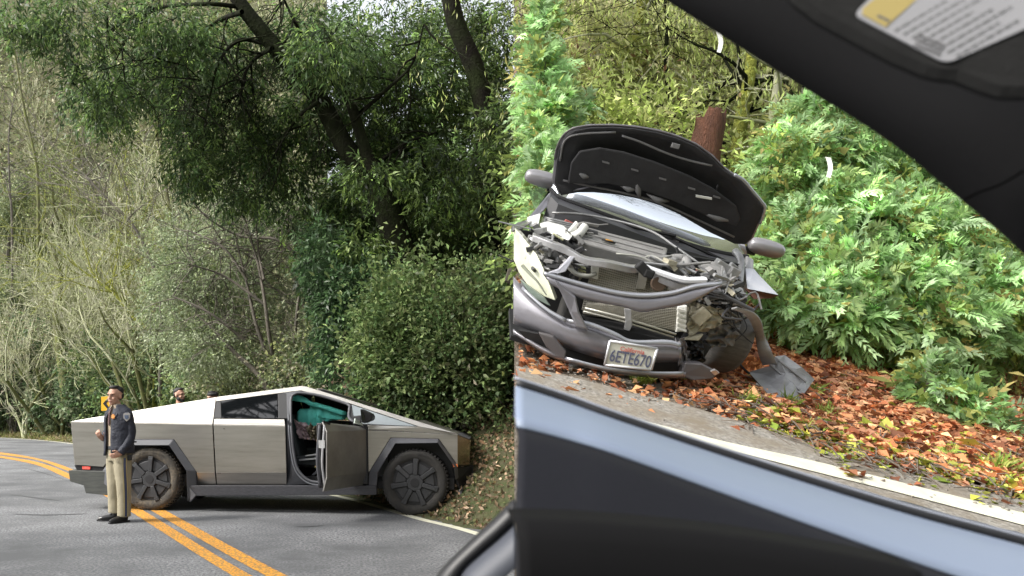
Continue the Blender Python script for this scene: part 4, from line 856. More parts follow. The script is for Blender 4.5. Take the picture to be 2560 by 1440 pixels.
# wheels
TYR = BLK2; RIMM = mat('wheel_cover', (.032, .034, .038), .45, var=(10, .4, (.05, .05, .054))); RIMD = mat('wheel_cover_recess', (.014, .014, .016), .6)
def wheel(cx_, cy_, far, ang0, tm, lab):
    rad = .452; c = S(cx_, cy_, .02); c.z = rad - .005; yo = .02 if not far else WD - .02; sg = 1 if not far else -1
    wh = empty('wheel', Matrix.Translation(Vector((c.x, yo, c.z)))); wh.parent = truck; wh['label'] = lab
    def ring(r, y, n=48): return [Vector((r * math.cos(2 * math.pi * k / n), sg * y, r * math.sin(2 * math.pi * k / n))) for k in range(n)]
    t = MB(); t.loft([ring(.30, .03), ring(.325, -.005), ring(.40, -.008), ring(.432, .012), ring(rad - .008, .045), ring(rad - .008, .24), ring(.42, .275), ring(.30, .27)], cap=True); t.build('tyre', tm, wh, smooth=True)
    tb = MB()
    for k in range(54):
        a = 2 * math.pi * k / 54
        for (y, rr, dz) in ((.040, rad - .014, .028), (.10, rad - .002, .0), (.19, rad - .001, 0)):
            rot = Matrix.Rotation(-a, 3, 'Y'); tb.box(rot @ Vector((rr, sg * y, 0)), (.018, .040 if dz else .07, .028), rot)
    tb.build('tread_block', tm, wh, kind='stuff')
    # raised sidewall lettering arcs as blocks
    sw = MB()
    for base in (70, 108, 250, 288):
        for k in range(9):
            a = R(base + (k - 4) * 3.4 * .9); rot = Matrix.Rotation(-a, 3, 'Y'); 
            if random.random() < .85: sw.box(rot @ Vector((.385, sg * -.009, 0)), (.022, .006, .010), rot)
    sw.build('sidewall_relief', tm, wh, kind='stuff')
    MB().loft([ring(.30, .035), ring(.30, .02), ring(.05, .02)], cap=True).build('wheel_disc', RIMD, wh)
    for k in range(7):
        a = R(ang0 + k * 360 / 7); b = R(ang0 + (k + 1) * 360 / 7); u = lambda an, r_, y: Vector((r_ * math.cos(an), sg * y, r_ * math.sin(an)))
        g_ = R(9.5)
        MB().prism([u(a + g_ * 1.6, .13, .008), u(a + g_ * .9, .265, .008), u((a + b) / 2, .262, .012), u(b - g_ * .9, .265, .008), u(b - g_ * 1.6, .13, .008)], (0, sg * .02, 0)).build('cover_panel', RIMM, wh, bevel=.003)
        rot = Matrix.Rotation(-a, 3, 'Y'); MB().box(rot @ Vector((.20, sg * -.004, 0)), (.19, .03, .058), rot).box(rot @ Vector((.298, sg * -.001, 0)), (.05, .03, .072), rot).build('spoke', RIMM, wh, bevel=.006)
    hx = [Vector((.115 * math.cos(R(ang0 + 25.7 + k * 360 / 7)), sg * -.012, .115 * math.sin(R(ang0 + 25.7 + k * 360 / 7)))) for k in range(7)]
    MB().prism(hx, (0, sg * .04, 0)).build('hub', RIMM, wh, bevel=.006)
    MB().loft([ring(.062, -.016, 24), ring(.062, 0, 24)]).build('hub_cap', RIMD, wh, bevel=.003)
wheel(1037, 1212, False, 87, TYR, 'front wheel with a clean black tyre turned slightly'); wheel(374, 1202, False, 86, MUDDY, 'rear wheel with mud smeared tyre')
wheel(1037, 1212, True, 40, TYR, 'far side front wheel'); wheel(374, 1202, True, 10, TYR, 'far side rear wheel')
# ================================================================== PEOPLE
SKIN = mat('skin', (.50, .29, .20), .55, var=(20, .3, (.44, .24, .17))); HAIR = mat('black_hair', (.012, .010, .010), .6, bump=(150, .8, .004))
NAVY = mat('navy_jacket', (.018, .021, .034), .7, bump=(7, .8, .06)); TANC = mat('tan_shirt', (.36, .29, .21), .8, bump=(14, .4, .02)); KHAKI = mat('khaki_trousers', (.30, .265, .185), .85, bump=(5, .6, .04), var=(3, .5, (.27, .24, .165)))
SHOE = mat('black_leather', (.010, .010, .011), .3); BADGE = mat('gold_badge', (.72, .30, .08), .45); SHLD = mat('shoulder_patch', (.55, .50, .38), .7, var=(40, .4, (.2, .22, .3)))
STRP = mat('blue_stripe', (.035, .04, .07), .8); GOLDS = mat('gold_edge', (.50, .40, .16), .8)
def fuse(mb, name, m, parent, voxel=.010, smooth=5, **k):
    """merge overlapping volumes into one continuous skin"""
    o = link('tmp', mb.mesh('tmp', m)); q = o.modifiers.new('r', 'REMESH'); q.mode = 'VOXEL'; q.voxel_size = voxel; q.use_smooth_shade = True
    q = o.modifiers.new('s', 'SMOOTH'); q.iterations = smooth; q.factor = .5
    dg = bpy.context.evaluated_depsgraph_get(); me = bpy.data.meshes.new_from_object(o.evaluated_get(dg)); me.name = name
    bpy.data.objects.remove(o); me.materials.clear(); me.materials.append(m); me.polygons.foreach_set('use_smooth', [True] * len(me.polygons))
    return link(name, me, parent, **k)
def ell(c, rx, ry, rz_, n=14, m=8, rot=None):
    mb_ = []; rings = []
    for i in range(m + 1):
        ph = -math.pi / 2 + math.pi * i / m; r = max(math.cos(ph), .02)
        ring = [Vector((rx * r * math.cos(2 * math.pi * k / n), ry * r * math.sin(2 * math.pi * k / n), rz_ * math.sin(ph))) for k in range(n)]
        if rot is not None: ring = [rot @ v for v in ring]
        rings.append([Vector(c) + v for v in ring])
    return rings
def orings(pts, ra, rb, side, n=14):
    """elliptical rings along pts; ra along `side`, rb across"""
    out = []; pts = [Vector(p) for p in pts]
    for i, p in enumerate(pts):
        t = (pts[min(i + 1, len(pts) - 1)] - pts[max(i - 1, 0)]).normalized(); s_ = (Vector(side) - t * Vector(side).dot(t)).normalized(); u = t.cross(s_)
        out.append([p + s_ * ra[i] * math.cos(2 * math.pi * k / n) + u * rb[i] * math.sin(2 * math.pi * k / n) for k in range(n)])
    return out
def face_head(hd, c, fwd, sc=1.0, beard=False, parent=None, hairm=HAIR, tilt=0):
    """head added to hd (MB); returns basis"""
    f = Vector(fwd).normalized(); r_ = Vector((0, 0, 1)).cross(f) * -1; r_.normalize(); u = Vector((0, 0, 1))
    Rm = Matrix((( r_.x, f.x, u.x), (r_.y, f.y, u.y), (r_.z, f.z, u.z)))
    L = lambda x, y, z: c + Rm @ Vector((x, y, z)) * sc
    def E(x, y, z, a, b, d_): hd.loft([[c + Rm @ v * sc for v in ring] for ring in ell((x, y, z), a, b, d_, 16, 10)])
    E(0, -.012, .03, .078, .095, .085); E(0, .022, -.045, .058, .066, .068); E(0, .055, -.088, .030, .030, .025); E(0, .088, -.012, .013, .018, .030); E(0, .094, -.028, .016, .014, .012)
    E(0, .085, -.058, .026, .012, .010); E(0, .075, .028, .060, .020, .014); E(.078, -.008, -.008, .010, .020, .030); E(-.078, -.008, -.008, .010, .020, .030)
    E(.035, .062, -.028, .024, .020, .020); E(-.035, .062, -.028, .024, .020, .020)
    return L, Rm
def features(L, Rm, sc, parent, beard=False, glasses=False):
    d = MB(); 
    for sx in (-1, 1):
        d.loft([[L(sx * .031, .084, .004) + Rm @ v * sc for v in ring] for ring in ell((0, 0, 0), .011, .006, .0045, 10, 6)])
        d.loft([[L(sx * .032, .088, .024) + Rm @ v * sc for v in ring] for ring in ell((0, 0, 0), .018, .005, .003, 10, 6)])
    d.build('eyes_and_brows', mat('dark_feature', (.02, .013, .01), .5), parent, smooth=True)
    d = MB().loft([[L(0, .094, -.062) + Rm @ v * sc for v in ring] for ring in ell((0, 0, 0), .021, .007, .006, 10, 6)]); d.build('lips', mat('lips', (.36, .13, .11), .5), parent, smooth=True)
    h = MB()
    for (x, y, z, a, b, c_) in ((0, -.034, .066, .081, .082, .060), (0, .036, .104, .055, .040, .020), (0, -.058, .012, .079, .050, .062), (0, .0, .116, .052, .058, .014)):
        h.loft([[L(x, y, z) + Rm @ v * sc for v in ring] for ring in ell((0, 0, 0), a, b, c_, 16, 10)])
    fuse(h, 'hair', HAIR, parent, .006, 2)
    if beard:
        h = MB()
        for (x, y, z, a, b, c_) in ((0, .05, -.085, .052, .048, .036), (.055, .02, -.06, .016, .04, .035), (-.055, .02, -.06, .016, .04, .035), (0, .093, -.046, .024, .010, .006)):
            h.loft([[L(x, y, z) + Rm @ v * sc for v in ring] for ring in ell((0, 0, 0), a, b, c_, 14, 8)])
        fuse(h, 'beard', HAIR, parent, .005, 2)
# ---- officer
PSC = 2100 / 10.75
def pl(px, py, y=0.0): return Vector(((px - 293) / PSC, y, (1302 - py) / PSC))
po = Vector(((293 - PX) / FPX * 10.75, 10.75, 0))
off = empty('person', Matrix.Translation(po), label='officer in open navy jacket and khaki trousers standing on the road by the truck bed', cat='person')
FW = Vector((-.42, -.907, 0)); FS = Vector((.907, -.42, 0))      # facing, and his left side (picture right, nearer)
hc = pl(287.5, 989)
body = MB(); L, Rm = face_head(body, hc, Vector((-.42, -.91, 0)), 1.08)
sh_c = pl(299, 1026); pel = pl(298, 1128)
body.loft(orings([hc + Vector((.01, .03, -.08)), pl(294, 1016), pl(297, 1028)], [.05, .052, .07], [.052, .055, .07], FS))
body.loft(orings([pl(297, 1022), pl(299, 1045), pl(299, 1080), pl(298, 1110), pl(298, 1135)], [.15, .19, .17, .16, .165], [.09, .12, .115, .115, .12], FS))
legs = [([pl(287, 1135, .04), pl(285, 1205, .02), pl(284, 1272, .06)], [.085, .06, .045]), ([pl(308, 1135, -.04), pl(312, 1210, -.09), pl(312, 1285, -.07)], [.085, .06, .045])]
for pts, rr in legs: body.tube(spline(pts, 4), wid(9, rr[0], rr[2]), 12)
shR, elR, wrR = pl(274, 1034, .10), pl(262, 1075, .12), pl(256, 1096, .0)
shL, elL, wrL = pl(322, 1034, -.08), pl(333, 1088, -.10), pl(312, 1131, -.20)
for a, b, c in ((shR, elR, wrR), (shL, elL, wrL)): body.tube([a, b, c], [.045, .036, .026], 10)
def hand(mb_, w_, d, side, curl):
    """palm and five fingers from wrist w_ along d; side = thumb side"""
    d = d.normalized(); side = (side - d * side.dot(d)).normalized(); up = d.cross(side)
    mb_.loft(orings([w_ - d * .02, w_ + d * .02, w_ + d * .06, w_ + d * .085], [.024, .034, .040, .036], [.020, .019, .017, .013], side, 10))
    for k, (o_, ln) in enumerate(((.028, .070), (.010, .078), (-.009, .072), (-.027, .056))):
        b = w_ + d * .082 + side * o_; p1 = b + (d * math.cos(curl * .6) + up * math.sin(curl * .6)) * ln * .45; p2 = p1 + (d * math.cos(curl * 1.3) + up * math.sin(curl * 1.3)) * ln * .33; p3 = p2 + (d * math.cos(curl * 1.9) + up * math.sin(curl * 1.9)) * ln * .25
        mb_.tube([b - d * .02, b, p1, p2, p3], [.010, .0098, .0092, .0085, .007], 7)
    b = w_ + d * .025 + side * .030; mb_.tube([b - d * .01, b + (d * .5 + side * .8).normalized() * .035, b + (d * .8 + side * .5).normalized() * .07], [.013, .011, .009], 7)
hand(body, wrR, Vector((-.25, -.6, .55)), Vector((.3, -.5, .7)), 1.0); hand(body, wrL, Vector((-.85, -.2, -.28)), Vector((-.3, -.4, .8)), .75)
fuse(body, 'body', SKIN, off, .0075, 2)
features(L, Rm, 1.08, off)
# trousers
tr = MB(); tr.loft(orings([pl(297, 1116), pl(297, 1135), pl(297, 1150)], [.165, .175, .165], [.125, .135, .13], FS))
tr.loft(orings([pl(286, 1135, .04), pl(284, 1165, .04), pl(285, 1205, .02), pl(285, 1245, .04), pl(286, 1281, .05)], [.106, .108, .095, .090, .094], [.12, .11, .095, .088, .092], FS))
tr.loft(orings([pl(308, 1135, -.04), pl(311, 1165, -.07), pl(314, 1205, -.09), pl(315, 1245, -.08), pl(314, 1288, -.07)], [.115, .108, .095, .086, .084], [.125, .112, .096, .088, .088], FS))
fuse(tr, 'trousers', KHAKI, off, .011, 3)
# side stripe down his left leg
ln = [pl(321, 1142, -.17), pl(322, 1165, -.19), pl(324, 1205, -.185), pl(324, 1245, -.165), pl(323, 1286, -.15)]
for dx, m_, w_, nm in ((0, STRP, .020, 'trouser_stripe'), (.018, GOLDS, .005, 'stripe_edge'), (-.018, GOLDS, .005, 'stripe_edge')):
    q = spline([p + Vector((dx, .012 * (dx > 0), 0)) for p in ln], 4); MB().grid([[p - Vector((w_ * .8, w_ * .2, 0)) , p + Vector((w_ * .8, .2 * w_, 0))] for p in q]).build(nm, m_, off, solid=.012)
# shoes
for c, d in ((pl(279, 1290, .05), Vector((-1, -.12, 0))), (pl(309, 1300, -.10), Vector((-.55, -.85, 0)))):
    d = d.normalized(); sh = MB(); s_ = Vector((-d.y, d.x, 0)); c = Vector((c.x, c.y, 0))
    sh.loft(orings([c - d * .09 + Vector((0, 0, .045)), c - d * .05 + Vector((0, 0, .055)), c + d * .04 + Vector((0, 0, .045)), c + d * .13 + Vector((0, 0, .035)), c + d * .185 + Vector((0, 0, .028))], [.03, .042, .046, .046, .025], [.042, .055, .044, .034, .022], s_))
    sh.tube([c - d * .03 + Vector((0, 0, .06)), c - d * .04 + Vector((0, 0, .12))], [.045, .045], 10); fuse(sh, 'shoe', SHOE, off, .007, 2)
    so_ = MB(); pr = [c - d * .115 - s_ * .035, c + d * .0 - s_ * .045, c + d * .12 - s_ * .048, c + d * .20 - s_ * .02, c + d * .20 + s_ * .02, c + d * .12 + s_ * .048, c + s_ * .045, c - d * .115 + s_ * .035]
    so_.prism([p + Vector((0, 0, .002)) for p in pr], (0, 0, .018)).build('shoe_sole', BLK, off, bevel=.004)
# shirt, tie, belt
sh = MB(); sh.loft(orings([pl(296, 1022), pl(296, 1045), pl(296, 1080), pl(296, 1118)], [.13, .165, .160, .160], [.085, .125, .125, .125], FS)); sh.loft(orings([pl(291, 1008), pl(292, 1020)], [.062, .08], [.062, .08], FS)); fuse(sh, 'shirt', TANC, off, .009, 3)
fc = lambda a, z, r1=.165, r2=.13, c0=(296, 0): pl(c0[0], z) + FS * (r1 * math.sin(a)) + FW * (r2 * math.cos(a))
MB().grid([[fc(-.28, 1018, .1, .105), fc(-.16, 1018, .1, .105)], [fc(-.32, 1030), fc(-.16, 1030)], [fc(-.33, 1050, .165, .138), fc(-.15, 1050, .165, .138)], [fc(-.28, 1062, .165, .138), fc(-.2, 1062, .165, .138)]]).build('tie', mat('dark_tie', (.10, .05, .05), .7), off, solid=.008)
MB().loft(orings([pl(297, 1113), pl(297, 1121)], [.176, .178], [.138, .140], FS, 20)).build('belt', SHOE, off, bevel=.004)
MB().box(pl(331, 1141, -.12), (.05, .05, .07)).box(pl(338, 1103, -.02), (.05, .03, .02)).build('radio_pouch', BLK, off, bevel=.008)
# jacket: open shell
jk = []
for (z, r1, r2, op) in ((1011, .072, .078, .62), (1016, .10, .085, .55), (1021, .150, .100, .45), (1029, .185, .120, .50), (1045, .205, .140, .46), (1070, .200, .145, .40), (1095, .195, .148, .40), (1118, .200, .150, .42), (1131, .204, .152, .46)):
    row = []
    for k in range(33):
        a = (op * .62) + (2 * math.pi - 2 * op * .62) * k / 32 - .26; rr = 1 + .02 * math.sin(a * 5 + z * .11)
        row.append(pl(299, z + (6 if k > 18 else 0) * (z > 1100)) + FS * (r1 * rr * math.sin(a)) + FW * (r2 * rr * math.cos(a) + .012))
    jk.append(row)
MB().grid(jk).build('jacket', NAVY, off, smooth=True, solid=.018)
for a, b, c, ra in ((shR, elR, wrR, .062), (shL, elL, wrL, .070)):
    sl = MB(); q = spline([a + Vector((0, 0, .02)), b, c], 5); rr = [ra * (1 - .30 * i / (len(q) - 1)) * (1 + .05 * math.sin(i * 2.2)) for i in range(len(q))]; sl.tube(q, rr, 14)
    fuse(sl, 'sleeve', NAVY, off, .009, 2)
for sg_ in (-1, 1):
    MB().prism([fc(sg_ * .42, 1012, .09, .09), fc(sg_ * .75, 1014, .11, .1), fc(sg_ * .55, 1034, .19, .15), fc(sg_ * .36, 1046, .19, .155)], FW * .012).build('collar', NAVY, off, bevel=.003)
    MB().prism([fc(sg_ * .10, 1011, .085, .095), fc(sg_ * .55, 1011, .085, .09), fc(sg_ * .45, 1024, .12, .12)], FW * .010).build('shirt_collar', TANC, off)
st = []; sc_ = pl(294.5, 1039.5) + FW * .152 + FS * .005; sx = FS; 
for k in range(14):
    r_ = .036 if k % 2 == 0 else .020; a = 2 * math.pi * k / 14 + .2; st.append(sc_ + sx * (r_ * math.cos(a)) + Vector((0, 0, r_ * math.sin(a))))
sc_2 = Vector((0, 0, 0)); MB().prism([p + FS * .055 for p in st], FW * .008).build('star_badge', BADGE, off)
pc = pl(326, 1041, -.165); u1 = Vector((.93, .05, 0)) * .045; MB().prism([pc + u1 * a + Vector((0, 0, .055 * b)) for a, b in ((-1, .75), (-.5, 1), (.5, 1), (1, .75), (.95, -.3), (0, -1), (-.95, -.3))], (0, -.008, 0)).build('shoulder_patch', SHLD, off)
MB().prism([pc + Vector((0, -.010, 0)) + u1 * a * .6 + Vector((0, 0, .055 * b * .6)) for a, b in ((-1, .75), (1, .75), (.95, -.3), (0, -1), (-.95, -.3))], (0, -.003, 0)).build('patch_shield', mat('patch_blue', (.10, .13, .20), .7), off)
# ---- two people beyond the truck
def onlooker(px_, py_, Y, fwd, lab, beard, shirt, hatm=None, extra=0):
    base = at(px_, py_, Y); h = base.z; o = empty('person', Matrix.Translation(Vector((base.x, base.y, 0))), label=lab, cat='person'); c = Vector((0, 0, h)); b = MB()
    L, Rm = face_head(b, c, fwd, 1.0); b.loft(orings([(0, 0, h - .06), (0, 0, h - .17)], [.055, .06], [.055, .06], (1, 0, 0)))
    fs = Vector((0, 0, 1)).cross(Vector(fwd).normalized()); k = h / 1.62
    b.loft(orings([(0, 0, h - .17), (0, 0, h - .30), (0, 0, h - .6), (0, 0, h - .75)], [.14, .18, .15, .16], [.08, .11, .10, .11], fs))
    for s_ in (-1, 1):
        b.tube([Vector((0, 0, h - .72)) + fs * s_ * .09, Vector((0, 0, h * .29)) + fs * s_ * .1, Vector((0, 0, .06)) + fs * s_ * .1], [.085, .055, .04], 10); b.tube([Vector((0, 0, h - .24)) + fs * s_ * .19, Vector((0, 0, h - .52)) + fs * s_ * .23, Vector((0, 0, h - .76)) + fs * s_ * .22 + Vector(fwd) * .08], [.045, .035, .025], 8)
        hand(b, Vector((0, 0, h - .77)) + fs * s_ * .22 + Vector(fwd) * .08, Vector((0, 0, -1)) + Vector(fwd) * .2, Vector(fwd), .5)
    fuse(b, 'body', SKIN, o, .010, 2); features(L, Rm, 1.0, o, beard)
    t = MB(); t.loft(orings([(0, 0, h - .15), (0, 0, h - .20), (0, 0, h - .30), (0, 0, h - .6), (0, 0, h - .80)], [.08, .165, .205, .175, .185], [.075, .10, .13, .125, .13], fs))
    for s_ in (-1, 1): t.tube([Vector((0, 0, h - .23)) + fs * s_ * .18, Vector((0, 0, h - .52)) + fs * s_ * .23, Vector((0, 0, h - .74)) + fs * s_ * .22 + Vector(fwd) * .07], [.065, .052, .04], 10)
    fuse(t, 'jacket', shirt, o, .012, 3)
    t = MB()
    for s_ in (-1, 1): t.tube([Vector((0, 0, h - .74)) + fs * s_ * .085, Vector((0, 0, h * .29)) + fs * s_ * .1, Vector((0, 0, .08)) + fs * s_ * .1], [.105, .08, .065], 12); t.loft(ell((fs * s_ * .1 + Vector(fwd) * .05) + Vector((0, 0, .045)), .05, .05, .045))
    fuse(t, 'trousers', NAVY, o, .014, 3)
    if hatm: MB().loft([[Vector((0, 0, h + .045)) + Vector((.088 * math.cos(a), .10 * math.sin(a), z)) * q for a in [2 * math.pi * k_ / 16 for k_ in range(16)]] for z, q in ((0, 1), (.04, .98), (.075, .7), (.09, .2))]).build('cap', hatm, o, smooth=True)
onlooker(449, 988, 14.0, (.86, -.5, 0), 'bearded man in a dark grey top seen over the truck bed, in profile', True, mat('grey_top', (.09, .09, .11), .8))
onlooker(531, 996, 14.3, (-.6, -.8, 0), 'person with only the top of a dark capped head showing above the truck bed', False, NAVY, mat('dark_cap', (.03, .03, .03), .8))
# ---- chevron sign
sg = empty('road_sign', Matrix.Translation(Vector((at(267, 1008, 34).x, 34, 0))), label='yellow chevron curve sign with a black arrow behind the officer', cat='sign')
zs = at(267, 1009, 34).z; hw, hh = .23, .29
MB().prism([(-hw, 0, zs - hh), (hw, 0, zs - hh), (hw, 0, zs + hh), (-hw, 0, zs + hh)], (0, .01, 0)).build('sign_plate', mat('sign_yellow', (.85, .46, .02), .5), sg, bevel=.004)
MB().prism([(-.16, -.006, zs), (.03, -.006, zs + .22), (.15, -.006, zs + .22), (-.02, -.006, zs), (.15, -.006, zs - .22), (.03, -.006, zs - .22)], (0, .004, 0)).build('chevron', BLK, sg)
MB().tube([(0, .03, -.3), (0, .03, zs + .25)], .025, 8).build('post', mat('galvanised', (.4, .4, .4), .5, metal=.6), sg)
# ================================================================== CRASHED SEDAN (on the right-hand slope)
PAINT = mat('grey_car_paint', (.19, .185, .205), .30, metal=.35, coat=.6, var=(4, .4, (.24, .23, .25)), bump=(3, .12, .02)); PAINT2 = mat('grey_paint_scuffed', (.12, .112, .12), .5, metal=.3, var=(9, .5, (.14, .13, .13)))
HILT = mat('bright_paint', (.36, .37, .40), .3, metal=.5, coat=.5); BMET = mat('bare_metal', (.62, .62, .64), .35, metal=.7, var=(12, .5, (.38, .37, .37)))  # first one: highlights on bumper, grille and bonnet edges, painted as lighter strips
GRIME = mat('engine_plastic', (.30, .295, .29), .6, var=(10, .5, (.18, .175, .17)), bump=(9, .4, .01), stretch=(1, 1, 3)); DARKE = mat('engine_dark', (.012, .012, .013), .7); UND = mat('bonnet_liner', (.014, .014, .016), .8, var=(8, .5, (.03, .03, .033)), bump=(30, .5, .006))
LINR = mat('liner_rib', (.15, .148, .15), .5); BEIGE = mat('beige_metal', (.58, .54, .40), .6, var=(9, .5, (.17, .15, .11)), bump=(14, .8, .02)); LAMPY = mat('cloudy_lamp', (.86, .87, .70), .18, var=(3, .5, (.66, .68, .50)), coat=.5)
WHTP = mat('white_plastic', (.72, .72, .68), .5); RAD = mat('radiator_core', (.30, .285, .24), .7, metal=.2, var=(8, .5, (.20, .19, .16)))
WS = mat('windscreen_glass', (.85, .90, .94), .03, metal=.85)
cb = Vector((.165, 1, .338)).normalized(); cr = cb.cross(RU).normalized()
cu = cr.cross(cb).normalized(); rollm = Matrix.Rotation(R(3.5), 3, cb); cr = rollm @ cr; cu = rollm @ cu
co = onplane(1585, 962, RP, RU)
CMx = Matrix((( cr.x, cb.x, cu.x, co.x), (cr.y, cb.y, cu.y, co.y), (cr.z, cb.z, cu.z, co.z), (0, 0, 0, 1))); CI = CMx.inverted(); CC = CI @ CAM; CI3 = CI.to_3x3()
def Q(px, py, y=0.0, k=0.0, z0=0.0, kx=0.0):
    """picture point on the car-local surface y = y0 + k*(z-z0) + kx*x"""
    d = CI3 @ ray(px, py); t = (y + k * (CC.z - z0) + kx * CC.x - CC.y) / (d.y - k * d.z - kx * d.x); return CC + d * t
car = empty('sedan', CMx, label='wrecked dark grey sedan with its bonnet up and its front corner torn away', cat='car')
def band(upper, lower, y0, y1, m, name, th=.05, bulge=.04, bend=.55, k=5, rows_=5, **kk):
    """curved bumper skin: between two picture outlines, bent back towards its ends"""
    u = spline([Vector((a, b, 0)) for a, b in upper], k); l = spline([Vector((a, b, 0)) for a, b in lower], k); n = len(u); g_ = []
    if len(l) != n: l = [l[min(int(i * (len(l) - 1) / (n - 1)), len(l) - 1)].lerp(l[min(int(i * (len(l) - 1) / (n - 1)) + 1, len(l) - 1)], (i * (len(l) - 1) / (n - 1)) % 1) for i in range(n)]
    for r in range(rows_):
        t = r / (rows_ - 1); row = []
        for i in range(n):
            a = u[i].lerp(l[i], t); p = Q(a.x, a.y, 0); xx = abs(p.x) / .85; yy = lerp(y0, y1, t) + bend * .5 * xx ** 3 - bulge * math.sin(math.pi * t)
            row.append(Q(a.x, a.y, yy))
        g_.append(row)
    o = MB().grid(g_).build(name, m, car, smooth=True, **kk)
    q = o.modifiers.new('solid', 'SOLIDIFY'); q.thickness = th; q.offset = -1 ; return o
# main bumper skin, in one sweep: from the left corner to the torn right end
band([(1283, 690), (1306, 716), (1332, 742), (1362, 766), (1417, 799), (1470, 806), (1537, 831), (1581, 850), (1668, 851), (1703, 860)],
     [(1283, 806), (1289, 812), (1347, 836), (1414, 869), (1470, 888), (1530, 903), (1600, 906), (1660, 906), (1704, 905)], .03, .02, PAINT, 'bumper', th=.012)
band([(1417, 797), (1470, 803), (1537, 829), (1581, 849), (1668, 849), (1703, 858)], [(1423, 806), (1476, 815), (1542, 841), (1583, 859), (1668, 862), (1703, 868)], -.02, -.03, HILT, 'bumper_ledge', th=.01, bulge=.0, rows_=3)
band([(1306, 715), (1362, 765), (1417, 797)], [(1303, 722), (1360, 773), (1415, 806)], -.02, -.03, HILT, 'bumper_crease', th=.006, bulge=.0, rows_=2)
# A-shaped post linking to the upper bar
MB().prism([Q(1384, 697, .0), Q(1440, 742, .0), Q(1448, 780, -.02), Q(1472, 826, -.03), Q(1440, 818, -.03), Q(1424, 780, -.01), Q(1404, 735, .0)], (0, .04, 0)).build('bumper_post', PAINT, car, bevel=.01)
band([(1359, 678), (1400, 690), (1464, 709), (1540, 728), (1610, 735), (1680, 729), (1740, 712), (1805, 706)], [(1378, 712), (1440, 742), (1500, 757), (1560, 768), (1604, 781), (1650, 773), (1726, 757), (1800, 716)], .04, .0, PAINT, 'grille_bar', th=.02, bulge=.018, bend=.2)
band([(1359, 677), (1400, 689), (1464, 707), (1540, 725), (1610, 732), (1680, 726), (1740, 709), (1805, 703)], [(1361, 682), (1402, 695), (1465, 713), (1540, 732), (1610, 740), (1680, 733), (1740, 716), (1805, 709)], .02, .0, HILT, 'grille_bar_edge', th=.02, bulge=.0, bend=.2, rows_=2)
# lower dark intake, lip
MB().prism([Q(1405, 872, .07), Q(1700, 902, .07), Q(1712, 945, .07), Q(1560, 935, .07), Q(1420, 905, .07)], (0, .10, 0)).build('lower_grille', DARKE, car)
MB().prism([Q(1296, 826, .10), Q(1345, 835, .06), Q(1375, 868, .06), Q(1370, 885, .06), Q(1320, 855, .10)], (0, .05, 0)).build('fog_lamp_recess', DARKE, car)
MB().prism([Q(1346, 832, .0), Q(1384, 842, -.01), Q(1416, 880, -.02), Q(1412, 900, -.02), Q(1388, 888, -.02), Q(1366, 868, 0)], (0, .05, 0)).build('broken_bumper_piece', PAINT2, car, bevel=.008)
band([(1283, 822), (1320, 845), (1360, 868), (1417, 892), (1522, 917), (1620, 928), (1715, 930)], [(1283, 838), (1318, 858), (1355, 882), (1412, 906), (1520, 931), (1620, 944), (1712, 946)], -.04, -.02, PAINT, 'bumper_lip', th=.02, bulge=.03)
band([(1417, 893), (1522, 919), (1620, 929), (1710, 930)], [(1415, 901), (1520, 927), (1620, 938), (1708, 940)], -.06, -.06, HILT, 'lip_edge', th=.01, bulge=.0, rows_=2)
MB().prism([Q(1712, 906, .0), Q(1756, 912, .0), Q(1796, 934, .02), Q(1782, 948, .02), Q(1735, 952, .0), Q(1700, 940, 0)], (0, .08, 0)).build('broken_lip_end', PAINT2, car, bevel=.01)
MB().prism([Q(1776, 928, .0), Q(1790, 925, .0), Q(1800, 933, .02), Q(1786, 940, .02)], (0, .04, 0)).build('chrome_shard', BMET, car, bevel=.004)
# licence plate
pp = [Q(1525, 852, -.085), Q(1643, 871.5, -.085), Q(1628, 925, -.10), Q(1512, 912, -.10)]
plate = MB().prism(pp, (0, .012, 0)).build('licence_plate', mat('plate_white', (.66, .66, .58), .5, var=(20, .4, (.55, .55, .47))), car, bevel=.003)
fr_ = MB()
for a, b in ((0, 1), (1, 2), (2, 3), (3, 0)): fr_.tube([pp[a], pp[b]], .008, 6)
fr_.build('plate_frame', mat('plate_frame', (.62, .63, .66), .35, metal=.4), car, smooth=True)
def text_on(txt, P0, P1, P3, u, v, h, m, name, cond=1.0, th=.001):
    cu_ = bpy.data.curves.new(name, 'FONT'); cu_.body = txt; cu_.size = 1; cu_.extrude = .01; cu_.offset = .012; cu_.align_x = 'CENTER'; cu_.align_y = 'CENTER'
    o = link('tmp', cu_); dg = bpy.context.evaluated_depsgraph_get(); me = bpy.data.meshes.new_from_object(o.evaluated_get(dg)); bpy.data.objects.remove(o); me.name = name
    ax = (P1 - P0).normalized(); az = (P0 - P3); az = (az - ax * az.dot(ax)).normalized(); an = ax.cross(az) ; c = P0 + (P1 - P0) * u + (P3 - P0) * v + an * -.0
    sgn = 1
    M_ = Matrix(((ax.x * h * cond, az.x * h, an.x * h, c.x), (ax.y * h * cond, az.y * h, an.y * h, c.y), (ax.z * h * cond, az.z * h, an.z * h, c.z), (0, 0, 0, 1)))
    me.transform(M_); me.materials.clear(); me.materials.append(m); return me
me = text_on('6ETE670', pp[0], pp[1], pp[3], .5, .60, .098, mat('plate_blue', (.10, .11, .17), .5), 'plate_number', .68)
o = link('plate_number', me, plate); o.location = (0, -.004, 0)
me = text_on('California', pp[0], pp[1], pp[3], .5, .24, .036, mat('plate_red', (.55, .12, .10), .5), 'plate_state', 1.0); o = link('plate_state', me, plate); o.location = (0, -.004, 0)
